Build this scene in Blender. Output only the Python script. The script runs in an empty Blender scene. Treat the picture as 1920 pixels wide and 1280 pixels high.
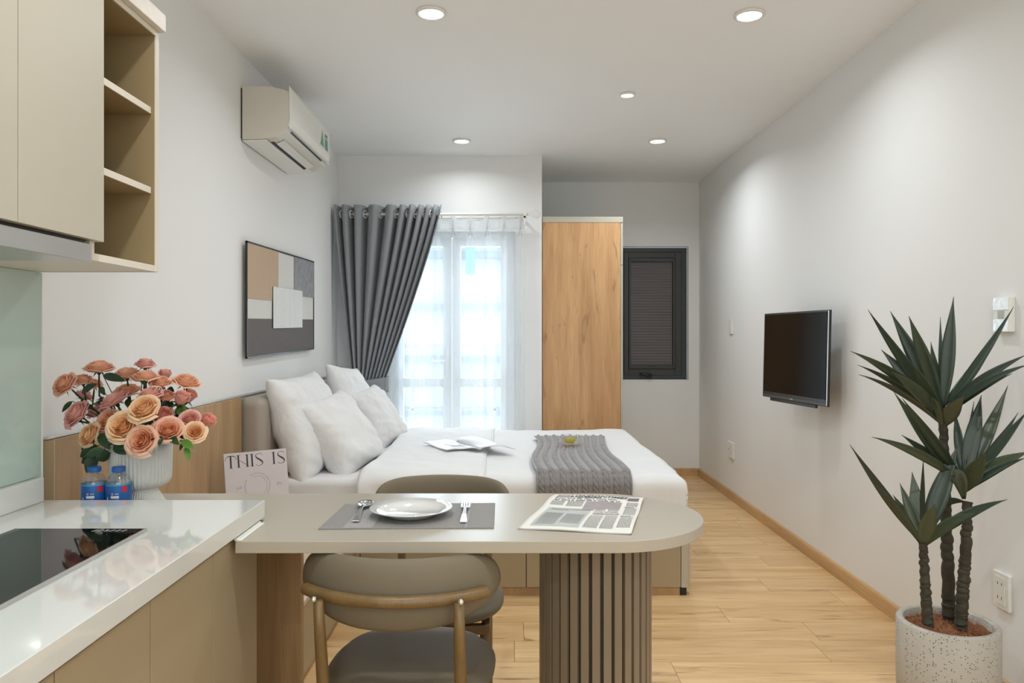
import bpy, math, random
from mathutils import Vector, Matrix, Quaternion, noise
random.seed(7)
PI = math.pi
sc = bpy.context.scene
col = sc.collection

# ------------------------------------------------------------------ camera
F = 1400.0            # focal length in pixels of the 1920 px frame
CX, CY, EYE = 955.0, 631.0, 1.25
cam = bpy.data.cameras.new('camera')
cam.sensor_width = 36.0
cam.lens = F / 1920 * 36
cam.shift_x = (960 - CX) / 1920
cam.shift_y = -(640 - CY) / 1920
cam.clip_start = 0.02
camo = bpy.data.objects.new('camera', cam)
camo.location = (0, 0, EYE)
camo.rotation_euler = (PI / 2, 0, 0)
col.objects.link(camo)
sc.camera = camo

# ------------------------------------------------------------------ world, light, exposure
sc.view_settings.view_transform = 'Standard'
sc.view_settings.look = 'None'
sc.view_settings.gamma = 1
sc.view_settings.use_curve_mapping = False
sc.view_settings.exposure = 0.14
try:
    sc.cycles.max_bounces = 10
    sc.cycles.diffuse_bounces = 6
    sc.cycles.transparent_max_bounces = 16
    sc.cycles.caustics_refractive = False
    sc.cycles.caustics_reflective = False
    sc.cycles.sample_clamp_indirect = 6
except Exception:
    pass
w = bpy.data.worlds.new('sky')
sc.world = w
w.use_nodes = True
bg = w.node_tree.nodes['Background']
bg.inputs[0].default_value = (0.80, 0.90, 1.0, 1)
bg.inputs[1].default_value = 1.9

def area(name, loc, rot, sx, sy, power, colr=(1, 1, 1), parent=None, shape='RECTANGLE', spread=PI):
    l = bpy.data.lights.new(name, 'AREA')
    l.shape = shape
    l.size = sx
    if shape == 'RECTANGLE':
        l.size_y = sy
    l.energy = power
    l.color = colr
    l.spread = spread
    o = bpy.data.objects.new(name, l)
    o.location = loc
    o.rotation_euler = rot
    col.objects.link(o)
    if parent:
        o.parent = parent
        o.location = Vector(loc) - parent.location
    return o
# added fill lamp at the windowless wall behind the camera, and the sky seen by the balcony door
area('rear_fill_light', (0.25, -1.50, 1.65), (PI / 2, 0, 0), 2.5, 1.5, 24, (0.82, 0.93, 1.0))
area('balcony_daylight', (-0.44, 6.75, 1.25), (-PI / 2, 0, 0), 1.7, 2.3, 88, (0.84, 0.92, 1.0))

# ------------------------------------------------------------------ helpers
def L(r, g, b):
    f = lambda c: (c / 255 / 12.92) if c <= 10 else ((c / 255 + .055) / 1.055) ** 2.4
    return (f(r), f(g), f(b), 1)

def P(px, py, Y):
    return Vector(((px - CX) * Y / F, Y, EYE - (py - CY) * Y / F))

def G(px, py, z):
    Y = (EYE - z) * F / (py - CY)
    return Vector(((px - CX) * Y / F, Y, z))

class MB:
    def __init__(s):
        s.v = []; s.f = []; s.mi = []; s.t = []
    def add(s, vs, fs, mi=0, t=None):
        n = len(s.v)
        s.v += [tuple(p) for p in vs]
        s.f += [tuple(i + n for i in f) for f in fs]
        s.mi += [mi] * len(fs)
        s.t += (t if t else [0.0] * len(vs))
        return s
    def box(s, x0, x1, y0, y1, z0, z1, mi=0):
        vs = [(x, y, z) for z in (z0, z1) for y in (y0, y1) for x in (x0, x1)]
        return s.add(vs, [(0, 2, 3, 1), (4, 5, 7, 6), (0, 1, 5, 4), (2, 6, 7, 3), (0, 4, 6, 2), (1, 3, 7, 5)], mi)
    def obox(s, c, ax, ay, az, mi=0):
        c = Vector(c); ax = Vector(ax); ay = Vector(ay); az = Vector(az)
        vs = [c + ax * i + ay * j + az * k for k in (-1, 1) for j in (-1, 1) for i in (-1, 1)]
        return s.add(vs, [(0, 2, 3, 1), (4, 5, 7, 6), (0, 1, 5, 4), (2, 6, 7, 3), (0, 4, 6, 2), (1, 3, 7, 5)], mi)
    def tube(s, pts, rad, n=10, caps=True, mi=0):
        pts = [Vector(p) for p in pts]
        if not hasattr(rad, '__len__'):
            rad = [rad] * len(pts)
        vs = []; fs = []
        ref = Vector((0, 0, 1))
        d0 = (pts[-1] - pts[0])
        if d0.length < 1e-6: d0 = pts[1] - pts[0]
        if abs(d0.normalized().z) > .9: ref = Vector((1, 0, 0))
        for i, p in enumerate(pts):
            d = (pts[min(i + 1, len(pts) - 1)] - pts[max(i - 1, 0)]).normalized()
            a = d.cross(ref).normalized(); b = d.cross(a)
            for k in range(n):
                t = 2 * PI * k / n
                vs.append(p + (a * math.cos(t) + b * math.sin(t)) * rad[i])
        for i in range(len(pts) - 1):
            for k in range(n):
                fs.append((i * n + k, i * n + (k + 1) % n, (i + 1) * n + (k + 1) % n, (i + 1) * n + k))
        if caps:
            fs.append(tuple(range(n - 1, -1, -1)))
            m = (len(pts) - 1) * n
            fs.append(tuple(m + k for k in range(n)))
        return s.add(vs, fs, mi)
    def lathe(s, prof, c=(0, 0, 0), n=32, fl=None, mi=0, axis=None, caps=True):
        cx, cy, cz = c
        vs = []; fs = []
        for (r, z) in prof:
            for k in range(n):
                t = 2 * PI * k / n
                rr = r * (fl(t, z) if fl else 1)
                p = Vector((rr * math.cos(t), rr * math.sin(t), z))
                if axis is not None: p = axis @ p
                vs.append((p.x + cx, p.y + cy, p.z + cz))
        for i in range(len(prof) - 1):
            for k in range(n):
                fs.append((i * n + k, i * n + (k + 1) % n, (i + 1) * n + (k + 1) % n, (i + 1) * n + k))
        if caps and prof[0][0] > 1e-5: fs.append(tuple(range(n - 1, -1, -1)))
        if caps and prof[-1][0] > 1e-5:
            m = (len(prof) - 1) * n
            fs.append(tuple(m + k for k in range(n)))
        return s.add(vs, fs, mi)
    def grid(s, fn, nu, nv, wu=False, wv=False, mi=0, tf=None):
        vs = []; fs = []; ts = []
        U = nu if wu else nu + 1; V = nv if wv else nv + 1
        for j in range(V):
            for i in range(U):
                vs.append(fn(i / nu, j / nv))
                ts.append(tf(i / nu, j / nv) if tf else 0.0)
        for j in range(nv):
            for i in range(nu):
                a = j * U + i; b = j * U + (i + 1) % U
                c = ((j + 1) % V) * U + (i + 1) % U; d = ((j + 1) % V) * U + i
                fs.append((a, b, c, d))
        return s.add(vs, fs, mi, ts)

def mesh_from(name, mb, mats, smooth=False, off=Vector((0, 0, 0)), fix=True):
    me = bpy.data.meshes.new(name)
    me.from_pydata([(v[0] - off.x, v[1] - off.y, v[2] - off.z) for v in mb.v], [], mb.f)
    if not isinstance(mats, (list, tuple)): mats = [mats]
    for m in mats: me.materials.append(m)
    if len(mats) > 1:
        me.polygons.foreach_set('material_index', mb.mi)
    if any(mb.t):
        a = me.attributes.new('tip', 'FLOAT', 'POINT')
        a.data.foreach_set('value', mb.t)
    if smooth:
        me.polygons.foreach_set('use_smooth', [True] * len(me.polygons))
    me.validate(); me.update()
    return me

def root_of(o):
    while o.parent: o = o.parent
    return o

def put(name, mb, mats, parent=None, smooth=False, bev=0, seg=2, sub=0, solid=0, label=None, cat=None, group=None, kind=None, ang=None, off=0.0):
    if parent is not None:
        o_ = root_of(parent).location.copy()
        # children that are nested under a mesh share the root's origin
        if parent.parent: pass
    else:
        xs = [v[0] for v in mb.v]; ys = [v[1] for v in mb.v]; zs = [v[2] for v in mb.v]
        o_ = Vector(((min(xs) + max(xs)) / 2, (min(ys) + max(ys)) / 2, min(zs)))
    me = mesh_from(name, mb, mats, smooth, o_)
    o = bpy.data.objects.new(name, me)
    col.objects.link(o)
    if parent is not None:
        o.parent = parent
    else:
        o.location = o_
    if solid:
        m = o.modifiers.new('s', 'SOLIDIFY'); m.thickness = solid; m.offset = off
    if bev:
        m = o.modifiers.new('b', 'BEVEL'); m.width = bev; m.segments = seg; m.limit_method = 'ANGLE'; m.angle_limit = math.radians(40)
        if seg > 2 and not smooth:
            pass
    if sub:
        m = o.modifiers.new('u', 'SUBSURF'); m.levels = sub; m.render_levels = sub
    tag(o, label, cat, group, kind)
    return o

def tag(o, label=None, cat=None, group=None, kind=None):
    if label: o['label'] = label
    if cat: o['category'] = cat
    if group: o['group'] = group
    if kind: o['kind'] = kind
    return o

def thing(name, label, cat, loc=(0, 0, 0), group=None):
    o = bpy.data.objects.new(name, None)
    o.empty_display_size = 0.05
    o.location = loc
    col.objects.link(o)
    return tag(o, label, cat, group)

def copy_tree(o, parent=None):
    c = o.copy(); col.objects.link(c)
    if parent: c.parent = parent
    for ch in list(o.children):
        copy_tree(ch, c)
    return c

def frame(x0, x1, y0, y1, z0, z1, l, rr, bo, to, mb=None):
    mb = mb or MB()
    mb.box(x0, x0 + l, y0, y1, z0, z1).box(x1 - rr, x1, y0, y1, z0, z1)
    if bo: mb.box(x0 + l, x1 - rr, y0, y1, z0, z0 + bo)
    if to: mb.box(x0 + l, x1 - rr, y0, y1, z1 - to, z1)
    return mb

# ---------------------------------------------------------------- materials
def nodes(name):
    m = bpy.data.materials.new(name); m.use_nodes = True
    nt = m.node_tree
    b = nt.nodes['Principled BSDF']
    return m, nt, b

def mat(name, c, rough=.5, metal=0, coat=0, spec=.5, var=.04, vscale=6, bump=0, bscale=60, stretch=(1, 1, 1), sheen=0, coat_r=.08, bdist=.002, bdistort=0.0):
    m, nt, b = nodes(name)
    b.inputs['Roughness'].default_value = rough
    b.inputs['Metallic'].default_value = metal
    b.inputs['Coat Weight'].default_value = coat
    b.inputs['Coat Roughness'].default_value = coat_r
    b.inputs['Specular IOR Level'].default_value = spec
    if sheen: b.inputs['Sheen Weight'].default_value = sheen
    tc = nt.nodes.new('ShaderNodeTexCoord')
    mp = nt.nodes.new('ShaderNodeMapping'); mp.inputs['Scale'].default_value = stretch
    nt.links.new(tc.outputs['Object'], mp.inputs[0])
    nz = nt.nodes.new('ShaderNodeTexNoise'); nz.inputs['Scale'].default_value = vscale; nz.inputs['Detail'].default_value = 3
    nt.links.new(mp.outputs[0], nz.inputs['Vector'])
    mx = nt.nodes.new('ShaderNodeMix'); mx.data_type = 'RGBA'
    mx.inputs[6].default_value = tuple(max(0, x * (1 - var)) for x in c[:3]) + (1,)
    mx.inputs[7].default_value = tuple(min(1, x * (1 + var)) for x in c[:3]) + (1,)
    nt.links.new(nz.outputs['Fac'], mx.inputs[0])
    nt.links.new(mx.outputs[2], b.inputs['Base Color'])
    if bump:
        n2 = nt.nodes.new('ShaderNodeTexNoise'); n2.inputs['Scale'].default_value = bscale; n2.inputs['Detail'].default_value = 2
        nt.links.new(mp.outputs[0], n2.inputs['Vector'])
        bp = nt.nodes.new('ShaderNodeBump'); bp.inputs['Strength'].default_value = bump; bp.inputs['Distance'].default_value = bdist; n2.inputs['Distortion'].default_value = bdistort
        nt.links.new(n2.outputs['Fac'], bp.inputs['Height']); nt.links.new(bp.outputs[0], b.inputs['Normal'])
    return m

def wood(name, c1, c2, c3, axis='z', rough=.45, scale=1.0, knots=True, rnd=False, coat=0, kpos=.62, kmap=(2.6, 13)):
    m, nt, b = nodes(name)
    b.inputs['Roughness'].default_value = rough
    b.inputs['Coat Weight'].default_value = coat
    b.inputs['Coat Roughness'].default_value = .25
    tc = nt.nodes.new('ShaderNodeTexCoord')
    vec = tc.outputs['Object']
    if rnd:
        oi = nt.nodes.new('ShaderNodeObjectInfo')
        mu = nt.nodes.new('ShaderNodeVectorMath'); mu.operation = 'SCALE'
        cb = nt.nodes.new('ShaderNodeCombineXYZ')
        for k in range(3): nt.links.new(oi.outputs['Random'], cb.inputs[k])
        mu.inputs['Scale'].default_value = 37.0
        nt.links.new(cb.outputs[0], mu.inputs[0])
        ad = nt.nodes.new('ShaderNodeVectorMath'); ad.operation = 'ADD'
        nt.links.new(vec, ad.inputs[0]); nt.links.new(mu.outputs[0], ad.inputs[1])
        vec = ad.outputs[0]
    def mapping(along, across):
        mp = nt.nodes.new('ShaderNodeMapping')
        sc_ = [across * scale] * 3
        sc_['xyz'.index(axis)] = along * scale
        mp.inputs['Scale'].default_value = sc_
        nt.links.new(vec, mp.inputs[0])
        return mp.outputs[0]
    n1 = nt.nodes.new('ShaderNodeTexNoise'); n1.inputs['Scale'].default_value = 1; n1.inputs['Detail'].default_value = 4; n1.inputs['Distortion'].default_value = .6
    nt.links.new(mapping(1.1, 11), n1.inputs['Vector'])
    n2 = nt.nodes.new('ShaderNodeTexNoise'); n2.inputs['Scale'].default_value = 1; n2.inputs['Detail'].default_value = 3
    nt.links.new(mapping(5, 150), n2.inputs['Vector'])
    r = nt.nodes.new('ShaderNodeValToRGB')
    r.color_ramp.elements[0].position = .30; r.color_ramp.elements[0].color = c2
    r.color_ramp.elements[1].position = .62; r.color_ramp.elements[1].color = c1
    nt.links.new(n1.outputs['Fac'], r.inputs[0])
    r2 = nt.nodes.new('ShaderNodeValToRGB')
    r2.color_ramp.elements[0].position = .35; r2.color_ramp.elements[0].color = (.80, .76, .70, 1)
    r2.color_ramp.elements[1].position = .6; r2.color_ramp.elements[1].color = (1, 1, 1, 1)
    nt.links.new(n2.outputs['Fac'], r2.inputs[0])
    mx = nt.nodes.new('ShaderNodeMix'); mx.data_type = 'RGBA'; mx.blend_type = 'MULTIPLY'; mx.inputs[0].default_value = .65
    nt.links.new(r.outputs[0], mx.inputs[6]); nt.links.new(r2.outputs[0], mx.inputs[7])
    out = mx.outputs[2]
    if knots:
        vo = nt.nodes.new('ShaderNodeTexNoise'); vo.inputs['Scale'].default_value = 1; vo.inputs['Detail'].default_value = 5; vo.inputs['Distortion'].default_value = 1.5
        nt.links.new(mapping(*kmap), vo.inputs['Vector'])
        rk = nt.nodes.new('ShaderNodeValToRGB')
        rk.color_ramp.elements[0].position = kpos; rk.color_ramp.elements[0].color = (0, 0, 0, 1)
        rk.color_ramp.elements[1].position = kpos + .13; rk.color_ramp.elements[1].color = (1, 1, 1, 1)
        nt.links.new(vo.outputs['Fac'], rk.inputs[0])
        m3 = nt.nodes.new('ShaderNodeMix'); m3.data_type = 'RGBA'
        nt.links.new(rk.outputs[0], m3.inputs[0]); nt.links.new(out, m3.inputs[6]); m3.inputs[7].default_value = c3
        out = m3.outputs[2]
    if rnd:
        hs = nt.nodes.new('ShaderNodeHueSaturation')
        mr = nt.nodes.new('ShaderNodeMapRange'); mr.inputs[3].default_value = .93; mr.inputs[4].default_value = 1.05
        nt.links.new(oi.outputs['Random'], mr.inputs[0]); nt.links.new(mr.outputs[0], hs.inputs['Value'])
        nt.links.new(out, hs.inputs['Color']); out = hs.outputs[0]
    nt.links.new(out, b.inputs['Base Color'])
    return m

def clearmat(name, tint=(1, 1, 1, 1), gloss=.08, rough=.02, opac=0.0, diff=(1, 1, 1, 1), facing=.25):
    """thin clear material: transparent, a facing-dependent gloss and a little body colour"""
    m = bpy.data.materials.new(name); m.use_nodes = True
    nt = m.node_tree; nt.nodes.clear()
    o = nt.nodes.new('ShaderNodeOutputMaterial')
    tr = nt.nodes.new('ShaderNodeBsdfTransparent'); tr.inputs[0].default_value = tint
    gl = nt.nodes.new('ShaderNodeBsdfGlossy'); gl.inputs['Roughness'].default_value = rough
    di = nt.nodes.new('ShaderNodeBsdfDiffuse'); di.inputs[0].default_value = diff
    lw = nt.nodes.new('ShaderNodeLayerWeight'); lw.inputs[0].default_value = facing
    mr = nt.nodes.new('ShaderNodeMapRange'); mr.inputs[3].default_value = gloss; mr.inputs[4].default_value = min(1, gloss + .28)
    nt.links.new(lw.outputs['Facing'], mr.inputs[0])
    m1 = nt.nodes.new('ShaderNodeMixShader'); m1.inputs[0].default_value = opac
    nt.links.new(tr.outputs[0], m1.inputs[1]); nt.links.new(di.outputs[0], m1.inputs[2])
    m2 = nt.nodes.new('ShaderNodeMixShader')
    nt.links.new(mr.outputs[0], m2.inputs[0]); nt.links.new(m1.outputs[0], m2.inputs[1]); nt.links.new(gl.outputs[0], m2.inputs[2])
    nt.links.new(m2.outputs[0], o.inputs[0])
    return m

def sheer(name, opac, c=(.93, .95, .97, 1)):
    m = bpy.data.materials.new(name); m.use_nodes = True
    nt = m.node_tree; nt.nodes.clear()
    o = nt.nodes.new('ShaderNodeOutputMaterial')
    tr = nt.nodes.new('ShaderNodeBsdfTransparent')
    di = nt.nodes.new('ShaderNodeBsdfDiffuse'); di.inputs[0].default_value = c
    tl = nt.nodes.new('ShaderNodeBsdfTranslucent'); tl.inputs[0].default_value = c
    a = nt.nodes.new('ShaderNodeMixShader'); a.inputs[0].default_value = .5
    nt.links.new(di.outputs[0], a.inputs[1]); nt.links.new(tl.outputs[0], a.inputs[2])
    lw = nt.nodes.new('ShaderNodeLayerWeight'); lw.inputs[0].default_value = .35
    mr = nt.nodes.new('ShaderNodeMapRange'); mr.inputs[3].default_value = opac; mr.inputs[4].default_value = min(1, opac + .45)
    nt.links.new(lw.outputs['Facing'], mr.inputs[0])
    b = nt.nodes.new('ShaderNodeMixShader')
    nt.links.new(mr.outputs[0], b.inputs[0]); nt.links.new(tr.outputs[0], b.inputs[1]); nt.links.new(a.outputs[0], b.inputs[2])
    nt.links.new(b.outputs[0], o.inputs[0])
    return m

def emit(name, c, s):
    m, nt, b = nodes(name)
    b.inputs['Base Color'].default_value = (0.8, 0.8, 0.8, 1)
    b.inputs['Emission Color'].default_value = c
    b.inputs['Emission Strength'].default_value = s
    return m

M = {}
M['wall'] = mat('white_wall_paint', (.80, .80, .79, 1), .75, var=.012, vscale=2, bump=.06, bscale=250)
M['ceil'] = mat('white_ceiling_paint', (.87, .88, .88, 1), .8, var=.01, vscale=2)
M['oakfloor'] = wood('laminate_oak', (.80, .55, .285, 1), (.60, .37, .165, 1), (.36, .19, .08, 1), 'x', .38, rnd=True, kpos=.60, kmap=(2.2, 15))
M['subfloor'] = mat('dark_joint', (.22, .13, .06, 1), .8)
M['oakbase'] = wood('oak_baseboard', (.62, .40, .20, 1), (.50, .31, .15, 1), (.35, .2, .1, 1), 'y', .45, knots=False)
M['oakpanel'] = wood('oak_panel', (.46, .30, .15, 1), (.36, .225, .11, 1), (.3, .18, .09, 1), 'z', .45, knots=False)
M['oakend'] = mat('oak_edge_band', (.62, .46, .27, 1), .5, var=.08, vscale=30, stretch=(1, 1, .05))
M['oakward'] = wood('knotty_oak', (.64, .375, .175, 1), (.49, .265, .115, 1), (.27, .145, .065, 1), 'z', .5, scale=.9, kpos=.625, kmap=(2.4, 9))
M['paleoak'] = wood('pale_oak', (.68, .54, .40, 1), (.60, .46, .33, 1), (.4, .3, .2, 1), 'y', .4, knots=False)
M['chairwood'] = wood('chair_oak', (.21, .13, .05, 1), (.16, .095, .036, 1), (.2, .1, .05, 1), 'z', .4, scale=2, knots=False)
M['beige'] = mat('beige_laminate', (.475, .435, .35, 1), .42, var=.02, vscale=3, bump=.03, bscale=300)
M['beige2'] = mat('beige_shaded_laminate', (.37, .295, .185, 1), .45, var=.02, vscale=3)  # darker copy of the beige laminate, dimmer light low down put into the colour
M['tan'] = mat('shaded_interior_laminate', (.32, .235, .12, 1), .5, var=.03)  # shade inside the open shelves put into the colour of the cream-beige laminate
M['cream'] = mat('cream_edge_band', (.72, .66, .56, 1), .45, var=.02)
M['marble'] = mat('marbled_cornice', (.68, .62, .54, 1), .4, var=.22, vscale=22)
M['tabletop'] = mat('taupe_table_laminate', (.42, .37, .295, 1), .36, var=.02, vscale=2, coat=.28, coat_r=.22)
M['flute'] = mat('brown_fluted_laminate', (.22, .17, .115, 1), .38, var=.04)
M['fluteback'] = mat('flute_groove_dark', (.035, .026, .016, 1), .7)
M['quartz'] = mat('white_quartz_gloss', (.70, .70, .665, 1), .07, var=.015, vscale=4, coat=.6, coat_r=.03)
M['gap'] = mat('shadow_gap_brown', (.07, .05, .035, 1), .8)
M['blackglass'] = mat('black_ceramic_glass', (.004, .004, .005, 1), .04, spec=.35, var=0)
M['backglass'] = mat('pale_green_back_painted_glass', (.47, .58, .52, 1), .06, coat=.6, coat_r=.02, var=.03, vscale=3)
M['steel'] = mat('brushed_steel', (.62, .61, .59, 1), .3, metal=1, var=.12, vscale=14, stretch=(1, .2, 1))
M['chrome'] = mat('polished_steel', (.80, .80, .80, 1), .12, metal=1, var=.02)
M['silver'] = mat('silver_trim', (.80, .80, .79, 1), .25, metal=.7, var=.03)
M['darkmetal'] = mat('dark_metal', (.03, .03, .032, 1), .4, var=.1)
M['white'] = mat('white_plastic', (.78, .77, .72, 1), .35, var=.015)
M['acside'] = mat('ivory_plastic', (.62, .58, .50, 1), .4, var=.015)
M['black'] = mat('black_plastic', (.012, .012, .012, 1), .35, var=.1)
M['screen'] = mat('dark_screen_glass', (.003, .003, .003, 1), .12, spec=.12, var=0)
M['curtain'] = mat('grey_blackout_fabric', (.27, .285, .30, 1), .8, var=.10, vscale=120, stretch=(1, 1, 4), bump=.3, bscale=500, sheen=.15)
M['sheer'] = sheer('sheer_voile', .34, (.82, .85, .88, 1))
M['sheerband'] = sheer('sheer_heading', .62, (.80, .81, .82, 1))
M['doorframe'] = mat('white_door_frame', (.74, .76, .77, 1), .35, var=.01)
M['pane'] = clearmat('clear_pane', (.93, .97, .98, 1), .04)
M['anthracite'] = mat('anthracite_window_frame', (.042, .045, .043, 1), .5, var=.06)
M['blind'] = mat('grey_pleated_blind', (.135, .12, .12, 1), .8, var=.25, vscale=8, stretch=(.3, 1, 22))
M['linen'] = mat('white_cotton', (.76, .755, .75, 1), .85, var=.012, vscale=8, bump=.22, bscale=4.5, sheen=.1, bdist=.025, bdistort=1.2)
M['pillow'] = mat('white_creased_cotton', (.76, .755, .75, 1), .85, var=.012, vscale=8, bump=.30, bscale=5.5, stretch=(1, 1.6, .8), sheen=.1, bdist=.030, bdistort=1.6)
M['headboard'] = mat('taupe_headboard_leather', (.36, .31, .26, 1), .5, var=.03, bump=.1, bscale=220)
M['knit'] = mat('grey_knit_wool', (.225, .205, .20, 1), .95, var=.12, vscale=150, bump=.6, bscale=420, sheen=.6)
M['leather'] = mat('taupe_chair_leather', (.18, .148, .10, 1), .55, spec=.2, var=.03, vscale=8, bump=.08, bscale=320)
M['paper'] = mat('newsprint', (.74, .72, .67, 1), .85, var=.02)
M['ink'] = mat('printing_ink', (.05, .05, .055, 1), .8)
M['inkgrey'] = mat('grey_print', (.34, .34, .33, 1), .85, var=.08, vscale=60)
M['inkblock'] = mat('grey_tint_block', (.47, .48, .46, 1), .85, var=.04)
M['inkphoto'] = mat('mauve_print_photo', (.33, .28, .285, 1), .8, var=.25, vscale=18)
M['inkphoto2'] = mat('dark_print_photo', (.17, .13, .13, 1), .8, var=.3, vscale=40)
M['gloss'] = mat('glossy_magazine_paper', (.70, .70, .72, 1), .42, coat=.15, coat_r=.3, var=.03, vscale=10)
M['card'] = mat('pale_mauve_card', (.60, .55, .55, 1), .6, var=.01)
M['porcelain'] = mat('white_porcelain', (.70, .69, .66, 1), .08, coat=.6, coat_r=.03, var=.01)
M['placemat'] = mat('grey_woven_vinyl', (.24, .23, .215, 1), .7, var=.35, vscale=320, bump=.4, bscale=420)
M['placemat2'] = mat('grey_woven_vinyl_band', (.32, .31, .295, 1), .7, var=.35, vscale=320, bump=.4, bscale=420)
M['glass'] = clearmat('clear_glass', (.99, .99, .99, 1), .025, .02, .01, facing=.35)
M['tea'] = clearmat('yellow_tea', (.95, .90, .40, 1), .03, .02, .22, (.95, .80, .12, 1))
M['plastic'] = clearmat('clear_bottle_plastic', (.93, .95, .96, 1), .12, .05, .06, facing=.45)
M['bluecap'] = mat('blue_cap', (.015, .12, .42, 1), .4, var=.03)
M['bluelabel'] = mat('blue_label', (.012, .10, .33, 1), .35, var=.3, vscale=30, stretch=(.6, .6, 1))
M['cyanlabel'] = mat('light_blue_label_band', (.03, .30, .50, 1), .35, var=.15)
M['red'] = mat('red_label_mark', (.50, .02, .05, 1), .4)
M['labelwhite'] = mat('white_label_print', (.62, .64, .68, 1), .5)
M['labelpink'] = mat('pink_label_print', (.55, .25, .28, 1), .5)
M['vase'] = mat('matt_white_ceramic', (.66, .655, .62, 1), .55, var=.01)
M['stem'] = mat('green_rose_stem', (.020, .045, .014, 1), .6, var=.3, vscale=30)
M['rleaf'] = mat('dark_rose_leaf', (.012, .040, .010, 1), .4, var=.35, vscale=30)
M['rleaf2'] = mat('bright_rose_leaf', (.09, .20, .025, 1), .45, var=.2, vscale=30)
M['pleaf'] = mat('deep_green_strap_leaf', (.028, .047, .029, 1), .34, var=.30, vscale=9, stretch=(1, 1, 1))
M['pleaf2'] = mat('olive_green_strap_leaf', (.058, .078, .042, 1), .36, var=.25, vscale=9)
M['trunk'] = mat('dark_scarred_trunk', (.040, .034, .020, 1), .7, var=.5, vscale=60, bump=.5, bscale=120)
M['coir'] = mat('rust_coir_fibre', (.22, .075, .028, 1), .95, var=.5, vscale=120, bump=.8, bscale=200)
M['coir2'] = mat('pale_coir_fibre', (.34, .14, .06, 1), .95, var=.3, vscale=90)
M['pot'] = None
M['artframe'] = mat('black_picture_frame', (.012, .011, .011, 1), .4)
M['art_tan'] = mat('tan_impasto', (.50, .365, .25, 1), .8, var=.10, vscale=30, stretch=(1, 4, .4), bump=1.0, bscale=60)
M['art_white'] = mat('offwhite_canvas', (.64, .63, .60, 1), .85, var=.02, bump=.3, bscale=260)
M['art_white2'] = mat('white_combed_paint', (.76, .76, .75, 1), .8, var=.01)
M['art_grey'] = mat('grey_rough_impasto', (.27, .27, .28, 1), .7, var=.45, vscale=26, bump=1.0, bscale=40)
M['art_dark'] = mat('dark_taupe_canvas', (.135, .12, .115, 1), .85, var=.15, vscale=40, stretch=(1, .3, 5), bump=.5, bscale=200)
M['green'] = mat('green_energy_sticker', (.16, .36, .26, 1), .5)
M['green2'] = mat('teal_energy_sticker', (.10, .28, .24, 1), .5)
M['yellow'] = mat('yellow_sticker_band', (.62, .58, .25, 1), .5)
M['lens'] = emit('lit_downlight_lens', (1, .97, .92, 1), 6)
M['concrete'] = mat('balcony_concrete', (.55, .55, .54, 1), .8)
M['facade'] = mat('pale_facade_render', (.72, .74, .76, 1), .8)
M['rail'] = mat('grey_railing_paint', (.30, .33, .36, 1), .5)
M['bluecloth'] = mat('turquoise_awning', (.10, .45, .60, 1), .7)

# speckled terrazzo pot
m, nt, b = nodes('terrazzo_concrete'); M['pot'] = m
b.inputs['Roughness'].default_value = .6
tc = nt.nodes.new('ShaderNodeTexCoord')
vo = nt.nodes.new('ShaderNodeTexVoronoi'); vo.inputs['Scale'].default_value = 170
nt.links.new(tc.outputs['Object'], vo.inputs['Vector'])
wn = nt.nodes.new('ShaderNodeSeparateColor'); nt.links.new(vo.outputs['Color'], wn.inputs[0])
ma = nt.nodes.new('ShaderNodeMath'); ma.operation = 'GREATER_THAN'; ma.inputs[1].default_value = .72
nt.links.new(wn.outputs[0], ma.inputs[0])
mb_ = nt.nodes.new('ShaderNodeMath'); mb_.operation = 'LESS_THAN'; mb_.inputs[1].default_value = .33
nt.links.new(vo.outputs['Distance'], mb_.inputs[0])
mc = nt.nodes.new('ShaderNodeMath'); mc.operation = 'MULTIPLY'
nt.links.new(ma.outputs[0], mc.inputs[0]); nt.links.new(mb_.outputs[0], mc.inputs[1])
nz = nt.nodes.new('ShaderNodeTexNoise'); nz.inputs['Scale'].default_value = 12
nt.links.new(tc.outputs['Object'], nz.inputs['Vector'])
m0 = nt.nodes.new('ShaderNodeMix'); m0.data_type = 'RGBA'; m0.inputs[6].default_value = (.42, .39, .335, 1); m0.inputs[7].default_value = (.52, .49, .43, 1)
nt.links.new(nz.outputs['Fac'], m0.inputs[0])
mx = nt.nodes.new('ShaderNodeMix'); mx.data_type = 'RGBA'; mx.inputs[7].default_value = (.12, .10, .085, 1)
nt.links.new(mc.outputs[0], mx.inputs[0]); nt.links.new(m0.outputs[2], mx.inputs[6]); nt.links.new(mx.outputs[2], b.inputs['Base Color'])

def petal_mat(name, ca, cb_):
    m, nt, b = nodes(name)
    b.inputs['Roughness'].default_value = .6
    b.inputs['Subsurface Weight'].default_value = .0
    at = nt.nodes.new('ShaderNodeAttribute'); at.attribute_name = 'tip'
    mx = nt.nodes.new('ShaderNodeMix'); mx.data_type = 'RGBA'
    mx.inputs[6].default_value = ca; mx.inputs[7].default_value = cb_
    nt.links.new(at.outputs['Fac'], mx.inputs[0]); nt.links.new(mx.outputs[2], b.inputs['Base Color'])
    tl_ = nt.nodes.new('ShaderNodeBsdfTranslucent'); nt.links.new(mx.outputs[2], tl_.inputs[0])
    ms = nt.nodes.new('ShaderNodeMixShader'); ms.inputs[0].default_value = .32
    nt.links.new(b.outputs[0], ms.inputs[1]); nt.links.new(tl_.outputs[0], ms.inputs[2])
    nt.links.new(ms.outputs[0], nt.nodes['Material Output'].inputs[0])
    return m
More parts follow.
